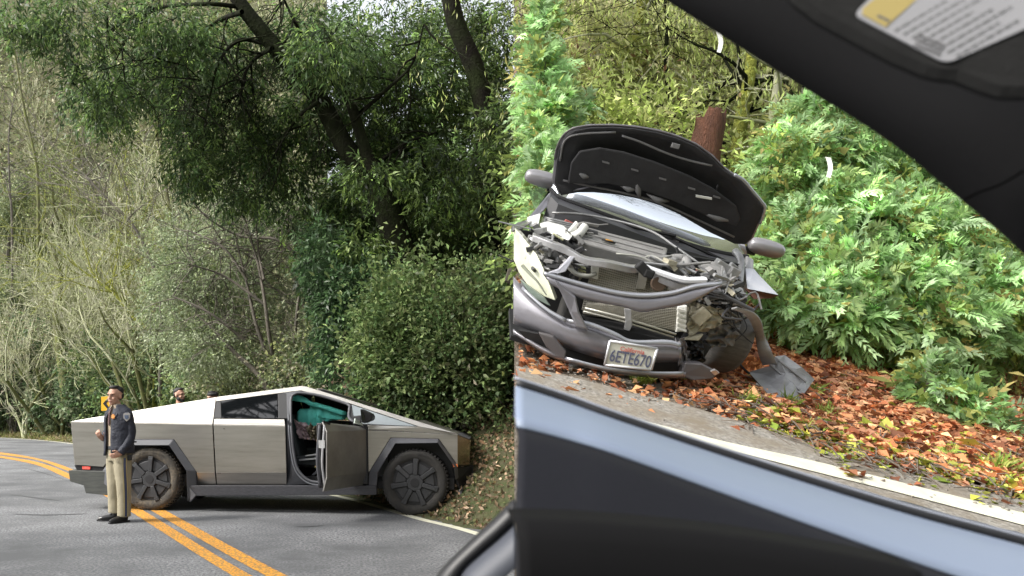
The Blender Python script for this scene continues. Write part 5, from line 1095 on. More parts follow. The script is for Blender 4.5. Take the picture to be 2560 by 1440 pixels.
# head lamp left
hl = [(1284, 570), (1289, 572), (1306, 592), (1325, 616), (1342, 637), (1357, 668), (1372, 706), (1389, 752), (1362, 742), (1318, 712), (1296, 680), (1284, 650)]
ps = [Q(a, b, .10 + .55 * max(0, (1389 - a) / 125) ** 1.2) for a, b in hl]; c = sum(ps, Vector()) / len(ps) + Vector((0, -.05, 0))
MB().add([c] + ps + [p + Vector((.02, .12, 0)) for p in ps], [(0, 1 + i, 1 + (i + 1) % 12) for i in range(12)] + [(1 + i, 13 + i, 13 + (i + 1) % 12, 1 + (i + 1) % 12) for i in range(12)]).build('headlight', LAMPY, car, smooth=False, bevel=.006)
MB().tube(spline([Q(1306, 664, .2), Q(1330, 690, .13), Q(1345, 706, .09), Q(1366, 738, .05)], 4), wid(13, .012, .004), 5).build('headlight_shadow', mat('lamp_shadow', (.22, .23, .18), .4), car)  # dark strip stands in for a shadow line across the lamp
MB().prism([Q(1300, 700, .28), Q(1322, 716, .22), Q(1362, 745, .14), Q(1376, 765, .12), Q(1330, 742, .2)], (0, .05, 0)).build('headlight_gap', mat('green_plastic', (.16, .20, .17), .4), car)
# front wing left (picture left) and cabin hull
def CIx(y):
    return Q(1345, 560, y).x + .02
hull = MB(); secs = []
for (y, hw_, zt_, zb2) in ((.55, .86, .58, .12), (1.1, .89, .68, .08), (1.5, .89, .72, .08), (2.6, .89, .76, .08), (3.7, .88, .80, .10), (4.3, .82, .78, .18), (4.5, .72, .72, .28)):
    hl_w = min(hw_, max(.35, -CIx(y)))
    secs.append([Vector((x * (hl_w / hw_) if x < 0 else x, y, z)) for x, z in ((-hw_, zb2), (-hw_ - .02, (zb2 + zt_) / 2), (-hw_ + .01, zt_ - .06), (-hw_ + .10, zt_), (hw_ - .10, zt_), (hw_ - .01, zt_ - .06), (hw_ + .02, (zb2 + zt_) / 2), (hw_, zb2))])
hull.loft(secs[2:]); hull.build('body', PAINT, car, smooth=False, bevel=.03)
# cabin, roof
MB().loft([[Vector((-.62, 1.95, 1.06)), Vector((.62, 1.95, 1.06)), Vector((.66, 2.0, 1.03)), Vector((-.66, 2.0, 1.03))], [Vector((-.56, 2.6, 1.14)), Vector((.56, 2.6, 1.14)), Vector((.62, 2.6, 1.09)), Vector((-.62, 2.6, 1.09))], [Vector((-.54, 3.2, 1.10)), Vector((.54, 3.2, 1.10)), Vector((.6, 3.2, 1.05)), Vector((-.6, 3.2, 1.05))]]).build('roof', PAINT, car)
for sx in (-1, 1):
    MB().prism([(sx * .80, 1.35, .72), (sx * .82, 3.5, .80), (sx * .60, 3.1, 1.06), (sx * .63, 2.0, 1.05)], (-sx * .02, 0, 0)).build('side_window', mat('tinted_glass', (.03, .05, .04), .06, ior=1.8), car)
MB().prism([(-.58, 3.22, 1.08), (.58, 3.22, 1.08), (.66, 3.9, .80), (-.66, 3.9, .80)], (0, 0, -.01)).build('rear_window', GLS, car)
# windscreen: lower edge and its slope upward behind the bonnet
wsl = [(1378, 470), (1397, 489), (1460, 513), (1555, 548), (1664, 588), (1760, 618), (1836, 634), (1868, 638)]
lowp = [Q(a, b, 1.22 + .10 * (abs((i - 3.5) / 3.5) ** 2)) for i, (a, b) in enumerate(wsl)]
r2 = [p + Vector((-p.x * .18, .62, .36)) for p in lowp]
MB().grid([lowp, [a.lerp(b, .5) + Vector((0, -.03, .015)) for a, b in zip(lowp, r2)], r2]).build('windscreen', WS, car, smooth=True, solid=.006)
MB().tube(spline([p + Vector((0, -.02, -.01)) for p in lowp], 3), .018, 6).build('windscreen_seal', DARKE, car)
MB().grid([[p + Vector((0, -.03, -.02)) for p in lowp], [p + Vector((0, -.16, -.05)) for p in lowp], [p + Vector((0, -.20, -.20)) for p in lowp]]).build('cowl_panel', mat('cowl_plastic', (.05, .05, .055), .45), car, solid=.01)
for a, b, c_ in (((1440, 500), (1560, 560), (1690, 590)), ((1600, 548), (1700, 600), (1830, 660))):
    q = [Q(*a, 1.40), Q(*b, 1.16), Q(*c_, 1.12)]; MB().tube(spline(q, 5), .011, 5).tube([p + Vector((0, -.0, -.018)) for p in spline([q[0], q[1]], 4)], .006, 4).build('wiper', DARKE, car)
# bonnet, raised
hk = .42
def H(px, py, off=0.0, bul=0.0): return Q(px, py, .98 + off, -hk, .95)
ho = [(1397, 487), (1380, 455), (1386, 400), (1392, 369), (1407, 339), (1432, 321), (1471, 314), (1530, 313), (1585, 317), (1640, 326), (1690, 340), (1740, 361), (1780, 390), (1810, 420), (1835, 438), (1858, 452), (1880, 478), (1905, 508), (1912, 522), (1900, 560), (1884, 596), (1868, 612), (1841, 611), (1780, 582), (1700, 535), (1650, 512), (1600, 496), (1540, 484), (1480, 478), (1440, 478)]
hp = [H(a, b) for a, b in ho]; hc_ = sum(hp, Vector()) / len(hp); nrmh = (Vector((0, 1, hk))).normalized()
def shell(ps, c, bulge, m, name, off, n=6, scale=1.0, th=.02):
    K = len(ps); v = [c + nrmh * (bulge + off)]; f = [(0, 1 + i, 1 + (i + 1) % K) for i in range(K)]
    for r in range(1, n + 1):
        t = r / n
        for p in ps: v.append(c.lerp(p, t * scale) + nrmh * (bulge * (1 - t ** 3) + off))
    for r in range(n - 1):
        for i in range(K): f.append((1 + r * K + i, 1 + (r + 1) * K + i, 1 + (r + 1) * K + (i + 1) % K, 1 + r * K + (i + 1) % K))
    o = MB().add(v, f).build(name, m, car, smooth=True); q = o.modifiers.new('s', 'SOLIDIFY'); q.thickness = th; q.offset = 0; return o
shell(hp, hc_, .10, PAINT, 'bonnet', .012, th=.012)
shell(hp, hc_, .09, UND, 'bonnet_frame', -.012, scale=.975, th=.01)
MB().tube(spline([p + nrmh * .008 for p in hp[14:20]], 4), .012, 6).build('bonnet_edge', HILT, car, smooth=True)
MB().tube(spline([p + nrmh * -.0 for p in hp[2:14]], 3), .006, 5).build('bonnet_rim', PAINT2, car, smooth=True)
def hl_(pts, r_, m, nm, off=-.03): MB().tube(spline([H(a, b) + nrmh * off + nrmh * .04 for a, b in pts], 5), r_, 6).build(nm, m, car, smooth=True)
pad = [(1420, 452), (1428, 400), (1450, 370), (1500, 362), (1560, 372), (1640, 398), (1720, 430), (1780, 462), (1838, 505), (1850, 540), (1838, 560), (1760, 530), (1680, 494), (1600, 468), (1520, 452)]
pq = [H(a, b) - nrmh * .03 for a, b in pad]; MB().prism(pq, nrmh * -.02).build('bonnet_liner', UND, car, bevel=.01)
for pts in ([(1555, 337), (1600, 352), (1660, 378), (1720, 398), (1780, 412)], [(1408, 448), (1470, 462), (1560, 480), (1650, 505), (1740, 545), (1835, 590)], [(1400, 400), (1412, 350), (1450, 333), (1540, 328)]): hl_(pts, .007, LINR, 'bonnet_rib', -.055)
for a, b in (((1440, 420), (1482, 438)), ((1548, 455), (1596, 468)), ((1616, 478), (1672, 498)), ((1745, 520), (1842, 548)), ((1590, 440), (1600, 490))):
    MB().tube([H(*a) - nrmh * .03, H((a[0] + b[0]) / 2, (a[1] + b[1]) / 2 + 4) - nrmh * .05, H(*b) - nrmh * .03], [.006, .020, .006], 6).build('liner_pocket', LINR, car, smooth=True)
for x, y in ((1515, 396), (1587, 415), (1656, 437), (1728, 461), (1790, 482)):
    MB().prism([H(x - 9, y - 4) - nrmh * .055, H(x + 9, y + 1) - nrmh * .055, H(x + 9, y + 5) - nrmh * .055, H(x - 9, y) - nrmh * .055], nrmh * -.006).build('liner_clip', LINR, car)
for x0 in (1505, 1575, 1645, 1715, 1780):
    yb = 392 + (x0 - 1505) * .33; hl_([(x0 + 14, yb - 22), (x0 + 4, yb + 14), (x0 - 2, yb + 44)], .006, UND, 'liner_seam', -.05)
MB().prism([H(1738, 476) - nrmh * .06, H(1778, 483) - nrmh * .06, H(1778, 488) - nrmh * .06, H(1738, 481) - nrmh * .06], nrmh * -.008).build('label_strip', WHTP, car)
MB().box(H(1688, 360) - nrmh * .03, (.05, .03, .03)).build('bonnet_catch', LINR, car, bevel=.004)
# ---- engine bay
MB().prism([Q(1300, 575, .95), Q(1850, 660, .95), Q(1830, 900, .95), Q(1330, 900, .95)], (0, .05, 0)).build('bulkhead', DARKE, car)
MB().prism([(-.78, .15, .02), (.72, .15, .02), (.72, 1.0, .02), (-.78, 1.0, .02)], (0, 0, .03)).build('engine_tray', DARKE, car)
# engine cover: a sloping slab with ribs
e = [Q(1464, 566, .80), Q(1671, 620, .80), Q(1659, 660, .42), Q(1446, 602, .42)]
MB().prism(e, (0, .02, -.10)).build('engine_cover', GRIME, car, bevel=.012)
for k in range(3):
    t = .2 + k * .3; MB().tube([e[0].lerp(e[3], t) + Vector((.03, 0, .004)), e[1].lerp(e[2], t) + Vector((-.03, 0, .004))], .005, 5).build('cover_rib', mat('rib_grey', (.27, .265, .26), .6) if k == 0 else bpy.data.materials['rib_grey'], car)
oc = e[3].lerp(e[2], .32).lerp(e[0].lerp(e[1], .32), .30) + Vector((0, -.01, .01)); MB().loft([[oc + Vector((.045 * math.cos(a), .03 * math.sin(a), z)) for a in [2 * math.pi * k / 16 for k in range(16)]] for z in (0, .012)]).build('oil_cap', DARKE, car)
MB().loft([[oc + Vector((.024 * math.cos(a), .014 * math.sin(a) - .008, z)) for a in [2 * math.pi * k / 12 for k in range(12)]] for z in (.012, .016)]).build('oil_cap_mark', mat('amber_mark', (.75, .36, .05), .5), car)
# radiators
def core(name, q4, lat=22, m=RAD):
    a, b, c_, d = q4; rad_ = MB().prism(q4, (0, .03, 0)).build(name, m, car); f = MB()
    for k in range(1, lat): 
        t = k / lat; p, q = a.lerp(d, t), b.lerp(c_, t); f.tube([p + Vector((0, -.004, 0)), q + Vector((0, -.004, 0))], .0028, 3, cap=False)
    for k in range(1, 46):
        t = k / 46; p, q = a.lerp(b, t), d.lerp(c_, t); f.tube([p + Vector((0, -.003, 0)), q + Vector((0, -.003, 0))], .0016, 3, cap=False)
    f.build('core_fins', mat('fin_metal', (.46, .44, .38), .55, metal=.4) if 'fin_metal' not in bpy.data.materials else bpy.data.materials['fin_metal'], rad_, kind='stuff'); return rad_
core('radiator', [Q(1484, 652, .26), Q(1722, 722, .26), Q(1716, 832, .22), Q(1455, 775, .22)])
core('condenser', [Q(1468, 758, .16), Q(1694, 768, .16), Q(1690, 828, .14), Q(1458, 784, .14)], 14)
MB().prism([Q(1694, 766, .15), Q(1719, 764, .15), Q(1714, 828, .13), Q(1688, 832, .13)], (0, .05, 0)).build('condenser_tank', WHTP, car, bevel=.008)
for t in (.15, .35, .55, .75, .93): p = Q(1704, 766 + 62 * t, .135); MB().box(p, (.055, .02, .012)).build('tank_rib', WHTP, car)
MB().prism([Q(1482, 650, .25), Q(1500, 655, .25), Q(1495, 700, .24), Q(1476, 694, .24)], (0, .04, 0)).build('radiator_tank', WHTP, car, bevel=.006)
MB().tube([Q(1462, 770, .12), Q(1560, 795, .11), Q(1690, 836, .10)], .008, 6).tube([Q(1458, 778, .12), Q(1556, 803, .11), Q(1684, 843, .10)], .006, 6).build('condenser_pipe', mat('alloy_pipe', (.70, .69, .62), .35, metal=.5), car, smooth=True)
MB().prism([Q(1561, 772, .10), Q(1578, 774, .10), Q(1579, 800, .09), Q(1582, 812, .09), Q(1574, 828, .09), Q(1560, 824, .09), Q(1564, 804, .09)], (0, .02, 0)).build('hood_latch_bracket', mat('bracket_grey', (.45, .45, .47), .4, metal=.5), car, bevel=.003)
MB().prism([Q(1455, 790, .14), Q(1560, 806, .14), Q(1700, 846, .14), Q(1700, 858, .10), Q(1560, 848, .10), Q(1470, 806, .10)], (0, .06, 0)).build('lower_support', DARKE, car)
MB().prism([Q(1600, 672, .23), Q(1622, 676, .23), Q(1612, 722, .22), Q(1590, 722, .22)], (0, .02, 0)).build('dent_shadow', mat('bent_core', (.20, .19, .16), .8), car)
MB().loft([[Q(1648, 710, .20) + Vector((r_ * math.cos(a), y, r_ * math.sin(a))) for a in [2 * math.pi * k / 12 for k in range(12)]] for r_, y in ((.045, 0), (.05, .03))]).build('horn', mat('rusty_horn', (.16, .11, .08), .7), car, bevel=.008)
# radiator support (tie bar): bent
tb_ = [Q(1333, 588, .30), Q(1380, 606, .24), Q(1420, 622, .22), Q(1464, 646, .18), Q(1520, 655, .17), Q(1581, 668, .22), Q(1610, 668, .25), Q(1650, 690, .20), Q(1712, 712, .18), Q(1773, 706, .22)]
tw_ = [x + Vector((0, .05, .0)) for x in tb_]; dn = Vector((0, 0, -.045)); mb = MB(); q = spline(tb_, 4); 
mb.loft([[p, p + Vector((0, .07, .008)), p + Vector((0, .07, -.03)), p + Vector((0, 0, -.038))] for p in q]); mb.build('radiator_support', BMET, car, bevel=.004)
MB().loft([[p + Vector((0, .0, .01)), p + Vector((0, .06, .02)), p + Vector((0, .06, .0)), p + Vector((0, 0, -.01))] for p in spline([Q(1616, 672, .16), Q(1660, 688, .15), Q(1712, 703, .15), Q(1768, 703, .18)], 4)]).build('white_rail', mat('white_primer', (.75, .76, .80), .4), car, bevel=.003)
MB().box(Q(1608, 672, .17), (.09, .06, .06), Matrix.Rotation(.5, 3, 'Y')).box(Q(1622, 684, .16), (.06, .05, .05)).build('bonnet_lock', DARKE, car, bevel=.01)
def bits(name, items, m, **k):
    for i, (kind, *a) in enumerate(items):
        mb_ = MB()
        if kind == 't': mb_.tube(spline([Q(*p) for p in a[0]], 4), a[1], 7)
        if kind == 'b': mb_.box(Q(*a[0]), a[1], Matrix.Rotation(a[2], 3, 'Y'))
        if kind == 'p': mb_.prism([Q(*p) for p in a[0]], (0, a[1], 0))
        mb_.build(name, m, car, smooth=kind == 't', bevel=.006 if kind != 't' else 0)
AL = mat('cast_alloy', (.42, .42, .42), .45, metal=.5, var=(14, .5, (.22, .22, .22)))
bits('washer_neck', [('t', [(1378, 596, .45), (1368, 620, .42), (1354, 652, .38)], .030)], WHTP)
bits('white_cover', [('p', [(1350, 562, .52), (1372, 556, .55), (1412, 568, .5), (1432, 590, .42), (1422, 602, .38), (1390, 590, .42), (1356, 576, .48)], .08), ('b', (1442, 578, .60), (.09, .08, .09), .4), ('p', [(1318, 545, .9), (1352, 535, .9), (1346, 568, .8), (1322, 566, .8)], .06), ('t', [(1430, 592, .5), (1448, 584, .5), (1462, 566, .55)], .028)], WHTP)
bits('air_duct', [('p', [(1362, 542, .85), (1444, 560, .8), (1436, 588, .6), (1358, 566, .66)], .05)], mat('duct_grey', (.12, .12, .125), .5))
for k in range(5): bits('duct_rib', [('t', [(1366 + k * 2, 545 + k * 5, .80 - k * .04), (1440, 562 + k * 5, .77 - k * .04)], .006)], AL)
bits('bracket', [('p', [(1426, 640, .20), (1438, 642, .20), (1414, 680, .14), (1395, 684, .12), (1368, 682, .12), (1396, 672, .14)], .02)], mat('bracket_steel', (.48, .48, .52), .4, metal=.4))
bits('hose', [('t', [(1420, 664, .22), (1440, 684, .2), (1470, 690, .2), (1490, 684, .22)], .014), ('t', [(1585, 676, .5), (1620, 640, .45), (1660, 655, .35), (1700, 690, .3)], .006), ('t', [(1540, 634, .36), (1600, 642, .34), (1640, 664, .32)], .006)], mat('hose_rubber', (.30, .30, .27), .6))
bits('spring', [('b', (1455, 668, .28), (.05, .05, .008), .1), ('b', (1455, 676, .28), (.05, .05, .008), .1), ('b', (1455, 684, .28), (.05, .05, .008), .1)], mat('yellow_cad', (.40, .42, .22), .5))
bits('engine_part', [('b', (1345, 612, .5), (.10, .1, .10), .3), ('b', (1330, 636, .42), (.07, .1, .08), .2), ('b', (1398, 640, .4), (.12, .1, .06), .5), ('b', (1330, 600, .5), (.06, .08, .05), 0), ('t', [(1340, 660, .3), (1380, 676, .24), (1400, 668, .24)], .012), ('t', [(1392, 622, .36), (1412, 634, .34)], .016), ('b', (1390, 612, .5), (.08, .06, .05), .4)], AL)
bits('engine_part', [('b', (1415, 618, .45), (.10, .1, .07), .3), ('b', (1440, 624, .45), (.07, .1, .06), .2), ('b', (1365, 600, .6), (.12, .1, .05), .4), ('t', [(1440, 600, .6), (1450, 622, .5), (1440, 640, .4)], .014), ('b', (1700, 660, .6), (.08, .1, .07), .5), ('b', (1735, 690, .45), (.10, .1, .06), .3)], mat('dark_part', (.05, .05, .052), .5))
bits('intake_pipe', [('t', [(1665, 660, .5), (1685, 648, .55), (1712, 650, .55), (1716, 672, .45)], .034)], GRIME)
bits('battery_cover', [('p', [(1748, 668, .62), (1786, 656, .72), (1812, 668, .72), (1820, 700, .52), (1792, 706, .45), (1768, 696, .5)], .06)], GRIME)
bits('connector', [('b', (1678, 662, .45), (.07, .04, .015), .25), ('b', (1395, 592, .40), (.08, .03, .012), .3)], mat('pale_yellow', (.66, .66, .42), .5))
bits('red_connector', [('b', (1735, 678, .45), (.04, .03, .03), .2), ('b', (1422, 556, .8), (.06, .03, .02), .2)], mat('dull_red', (.45, .12, .10), .5))
bits('prop_rod', [('t', [(1380, 532, 1.0), (1460, 536, 1.0), (1560, 556, .9), (1634, 581, .8), (1690, 618, .7), (1752, 662, .6)], .008)], AL)
bits('strut_tower', [('b', (1800, 672, .85), (.10, .1, .10), .3), ('b', (1826, 690, .8), (.06, .1, .12), .2), ('t', [(1838, 628, 1.1), (1852, 650, 1.0), (1850, 690, .9), (1848, 712, .8)], .025), ('b', (1830, 668, .9), (.05, .05, .05), .4)], AL)
bits('torn_metal', [('p', [(1773, 704, .25), (1820, 710, .35), (1858, 722, .45), (1864, 742, .45), (1842, 740, .4), (1800, 722, .3)], .04), ('t', [(1800, 724, .3), (1830, 738, .35), (1862, 736, .4)], .012), ('b', (1818, 728, .35), (.06, .05, .05), .6)], AL)
bits('torn_metal', [('p', [(1726, 745, .30), (1760, 765, .3), (1776, 772, .28), (1812, 775, .3), (1814, 800, .28), (1788, 806, .25), (1760, 822, .22), (1722, 838, .2), (1724, 790, .25)], .07), ('b', (1752, 790, .22), (.08, .05, .10), .5), ('p', [(1728, 842, .18), (1760, 836, .2), (1748, 852, .18), (1706, 850, .16)], .04)], BEIGE)
bits('crushed_part', [('b', (1770, 735, .4), (.16, .12, .09), .4), ('b', (1810, 752, .42), (.14, .12, .08), .3), ('b', (1838, 752, .45), (.10, .1, .06), .5), ('b', (1730, 870, .3), (.16, .12, .14), .2), ('b', (1780, 770, .36), (.10, .1, .03), .3), ('t', [(1740, 730, .36), (1775, 745, .33), (1810, 762, .36), (1840, 772, .4)], .010)], DARKE)
bits('crushed_part', [('b', (1715, 880, .26), (.07, .1, .08), .2), ('b', (1790, 725, .34), (.07, .05, .05), .5), ('t', [(1815, 775, .33), (1840, 792, .36), (1860, 790, .4)], .012), ('b', (1752, 748, .33), (.05, .03, .02), .3)], mat('grimy_beige', (.24, .21, .15), .7, var=(12, .5, (.10, .09, .07))))
# clutter packed into the bay
random.seed(31)
for nm, m_, cnt_ in (('engine_clutter', AL, 70), ('engine_clutter', bpy.data.materials['dark_part'], 70), ('engine_clutter', GRIME, 40), ('engine_clutter', BEIGE, 14)):
    mb_ = MB()
    for i in range(cnt_):
        u = random.random(); x0 = lerp(1325, 1465, u) if i % 2 else lerp(1660, 1850, u); y0 = (600 + random.uniform(-28, 78)) if i % 2 else 655 + (x0 - 1660) * .35 + random.uniform(-22, 60)
        dep = random.uniform(.34, .8) - (y0 - 600) * .0022; p = Q(x0, y0, max(dep, .22)); s_ = random.uniform(.012, .035)
        if random.random() < .5: mb_.box(p, (s_ * 2.2, s_ * 2, s_ * random.uniform(.4, 1.2)), Matrix.Rotation(random.uniform(-.8, .8), 3, 'Y') @ Matrix.Rotation(random.uniform(-.8, .8), 3, 'Z'))
        else: mb_.tube(spline([p, p + Vector((random.gauss(0, .06), random.gauss(0, .04), random.gauss(0, .04))), p + Vector((random.gauss(0, .13), random.gauss(0, .06), random.gauss(0, .07)))], 4), random.uniform(.004, .012), 6)
    mb_.build(nm, m_, car, kind='stuff')
def crumple(name, c4, ys, amp, m, seed, n=9, jag=.5):
    rows = []; rr = random.Random(seed)
    for i in range(n + 1):
        u = i / n; row = []
        for j in range(n + 1):
            v = j / n; a = lerp(lerp(c4[0][0], c4[1][0], v), lerp(c4[3][0], c4[2][0], v), u); b = lerp(lerp(c4[0][1], c4[1][1], v), lerp(c4[3][1], c4[2][1], v), u)
            if i in (0, n) or j in (0, n): a += rr.uniform(-8, 8) * jag; b += rr.uniform(-8, 8) * jag
            y = lerp(lerp(ys[0], ys[1], v), lerp(ys[3], ys[2], v), u) + amp * (abs(mnoise.noise(Vector((u * 3.1 + seed, v * 3.3, seed)))) * 2 + .4 * rr.uniform(-1, 1)); row.append(Q(a, b, y))
        rows.append(row)
    return MB().grid(rows).build(name, m, car, solid=.004)
crumple('crumpled_metal', [(1722, 752), (1800, 772), (1806, 812), (1720, 842)], (.22, .24, .24, .18), .05, BEIGE, 2)
crumple('crumpled_metal', [(1770, 726), (1862, 738), (1850, 764), (1784, 758)], (.30, .38, .40, .30), .05, AL, 5)
crumple('torn_liner', [(1772, 806), (1856, 800), (1836, 862), (1764, 874)], (.26, .34, .34, .24), .05, mat('liner_dark', (.10, .098, .095), .7, var=(12, .5, (.18, .175, .165))), 7)
crumple('torn_liner', [(1700, 862), (1752, 850), (1764, 902), (1708, 912)], (.16, .18, .2, .14), .05, DARKE, 9)
crumple('torn_bumper_edge', [(1690, 852), (1716, 846), (1722, 908), (1696, 912)], (.0, .04, .05, .0), .03, PAINT2, 12, 8, .9)
mb_ = MB()   # hanging wires and cracked shards at the torn corner
for i in range(16):
    p = Q(random.uniform(1730, 1860), random.uniform(725, 800), random.uniform(.2, .4)); mb_.tube(spline([p, p + Vector((random.gauss(0, .05), -.02, -.05)), p + Vector((random.gauss(0, .10), -.02, -random.uniform(.06, .2)))], 4), .0035, 4)
mb_.build('torn_wires', DARKE, car, kind='stuff')
# right front wheel, pushed back
wc = Q(1800, 838, .62); axis = Vector((1, .25, 0)).normalized()
def cring(r_, d, n=28): 
    v_ = axis.cross(Vector((0, 0, 1))).normalized(); return [wc + axis * d + v_ * r_ * math.cos(2 * math.pi * k / n) + Vector((0, 0, 1)) * r_ * math.sin(2 * math.pi * k / n) for k in range(n)]
MB().loft([cring(.16, -.12), cring(.225, -.10), cring(.24, -.05), cring(.24, .06), cring(.225, .10), cring(.16, .12)]).build('front_wheel', mat('tyre_grey', (.13, .125, .12), .8, var=(10, .4, (.06, .06, .06)), stretch=(1, 1, 5)), car, smooth=True)
MB().tube(spline([Q(1852, 828, .50), Q(1838, 850, .46), Q(1822, 878, .42)], 4), .030, 7).build('wheel_rim', WHTP, car, smooth=True)
MB().tube(spline([Q(1756, 812, .4), Q(1776, 800, .42), Q(1808, 800, .45), Q(1856, 812, .5)], 4), .012, 6).build('brake_hose', AL, car, smooth=True)
for sx, y in ((-.45, .9), (1, 3.4)):
    c = Vector((sx * .80, y, .20)); MB().loft([[c + Vector((dx, r_ * math.cos(a), r_ * math.sin(a))) for a in [2 * math.pi * k / 24 for k in range(24)]] for dx, r_ in ((-.1, .22), (-.09, .30), (.09, .30), (.1, .22))]).build('wheel', BLK2, car, smooth=True)
# right wing remnant, left wing, mirrors
MB().prism([Q(1863, 672, 1.0), Q(1885, 672, 1.0), Q(1900, 690, .95), Q(1947, 738, .8), Q(1920, 732, .75), Q(1868, 722, .75)], (.01, .05, 0)).build('torn_wing', mat('wing_paint', (.50, .52, .58), .3, metal=.3, var=(6, .5, (.78, .78, .80)), coat=.4), car, bevel=.006)
MB().prism([Q(1866, 724, .74), Q(1947, 739, .8), Q(1925, 746, .8), Q(1885, 748, .72)], (0, .06, 0)).build('torn_wing_underside', mat('rusty_under', (.13, .055, .035), .8), car)
MB().prism([Q(1868, 640, 1.25), Q(1886, 650, 1.2), Q(1884, 680, 1.1), Q(1866, 672, 1.05)], (0, .10, 0)).build('door_hinge_post', AL, car, bevel=.01)
MB().prism([Q(1284, 562, .60), Q(1292, 556, .75), Q(1318, 548, .9), Q(1375, 480, 1.35), Q(1392, 492, 1.3), Q(1340, 545, .95), Q(1306, 572, .62), Q(1284, 574, .5)], (-.01, .04, -.03)).build('left_wing', PAINT, car, bevel=.01)
def mirror(px_, py_, y, w_, lab_):
    c = Q(px_, py_, y); h = MB(); h.loft([[c + Vector((x * w_, ry * math.cos(a) * .07, ry * math.sin(a) * .062)) for a in [2 * math.pi * k / 14 for k in range(14)]] for x, ry in ((-.135, .45), (-.12, .85), (-.05, 1.05), (.05, 1.0), (.11, .8), (.13, .35))])
    h.build('door_mirror', mat('mirror_paint', (.30, .29, .30), .3, metal=.3, coat=.5) if 'mirror_paint' not in bpy.data.materials else bpy.data.materials['mirror_paint'], car, smooth=True, sub=1)
    MB().box(c + Vector((-.10 * w_, 0.01, -.05)), (.08, .05, .05)).build('mirror_foot', DARKE, car, bevel=.01)
mirror(1917, 620, 1.45, 1, ''); mirror(1354, 447, 1.6, -1, '')
# ---- wheel liner torn off and lying in the leaves
def rp(px_, py_, h): return onplane(px_, py_, RP + RU * h, RU)
lin = thing('wheel_liner', 'grey torn wheel liner and trim strip lying in the leaves beside the wreck', 'car part', rp(1950, 950, .05))
LG = mat('liner_grey', (.34, .34, .35), .65, var=(7, .5, (.22, .22, .225)), bump=(8, .5, .02), stretch=(1, 1, 2))
pl_ = [(1872, 930, .06), (1927, 918, .14), (1938, 888, .22), (1960, 890, .20), (2003, 921, .16), (2037, 945, .10), (2012, 983, .05), (1993, 1003, .03), (1943, 1007, .03), (1905, 975, .04)]
ps = [rp(a, b, h) - lin.location for a, b, h in pl_]; c = sum(ps, Vector()) / len(ps); K = len(ps); v = [c + RU * .03]; f = [(0, 1 + i, 1 + (i + 1) % K) for i in range(K)]
for r in range(1, 4):
    for i, p in enumerate(ps): v.append(c.lerp(p, r / 3) + RU * (.03 * (1 - r / 3) + .012 * math.sin(i * 2.3 + r * 2)))
for r in range(2):
    for i in range(K): f.append((1 + r * K + i, 1 + (r + 1) * K + i, 1 + (r + 1) * K + (i + 1) % K, 1 + r * K + (i + 1) % K))
MB().add(v, f).build('liner_sheet', LG, lin, smooth=False, solid=.008)
for a, b in (((1925, 912, .16), (2000, 975, .07)), ((1945, 900, .2), (2015, 955, .10))): MB().tube([rp(*a) - lin.location, rp(*b) - lin.location], .008, 5).build('liner_rib', LG, lin)
arc = [(1838, 772, .62), (1870, 782, .60), (1890, 805, .50), (1900, 840, .36), (1912, 880, .26), (1925, 912, .16)]
rows = [[rp(*p) - lin.location + Vector((-w_, 0, 0)), rp(*p) - lin.location + Vector((0, -.02, .005)), rp(*p) - lin.location + Vector((w_, 0, 0))] for p, w_ in zip(arc, (.02, .03, .032, .03, .045, .05))]
rows = [list(x) for x in zip(*[spline(list(col_), 4) for col_ in zip(*rows)])]; MB().grid(rows).build('trim_strip', LG, lin, smooth=True, solid=.008)
MB().tube(spline([rp(1838, 895, .06) - lin.location, rp(1858, 920, .08) - lin.location, rp(1874, 934, .06) - lin.location], 3), .008, 5).build('trim_wire', DARKE, lin)
for lab, x, y, s_, m_ in (('white broken plastic shard under the torn wheel liner', 1890, 972, .045, WHTP), ('dark grey broken chunk in the leaves near the bumper end', 1812, 962, .03, LG), ('grey flat fragment on the gravel below the bumper', 1434, 917, .035, LG)):
    P = rp(x, y, .02); MB().prism([(-s_, -s_ * .5, 0), (s_ * .6, -s_ * .7, 0), (s_ * 1.1, .1 * s_, .02), (s_ * .4, s_ * .8, .03), (-s_ * .8, s_ * .5, .01)], (0, 0, .012)).build('debris', m_, None, bevel=.003, label=lab, cat='debris').location = P
# heap of leaves pushed up against the wheel
random.seed(8); P0 = rp(1775, 925, .0)
hl2 = []; n = 2600; q_ = rng.normal(0, 1, (n, 2)) * [.17, .14]; hh_ = .16 * np.exp(-(q_[:, 0] ** 2 / .03 + q_[:, 1] ** 2 / .03))
e1 = np.array(tuple(cr)); e2 = np.array(tuple(cb)); pz = np.array(tuple(rp(1790, 905, .0))) + q_[:, :1] * e1 + q_[:, 1:] * e2 + (hh_ + rng.random(n) * .03)[:, None] * np.array(tuple(RU))
link('leaf_heap', quads_mesh('leaf_heap', leaf_quads(pz, rand_dirs(n), rand_dirs(n) + np.array([0, -.5, .8]), np.full(n, .075), np.full(n, .05), fold=.3), mixcol(n, [(.55, .22, .08), (.66, .33, .14), (.42, .16, .06)], .25), DRY), litter, kind='stuff')
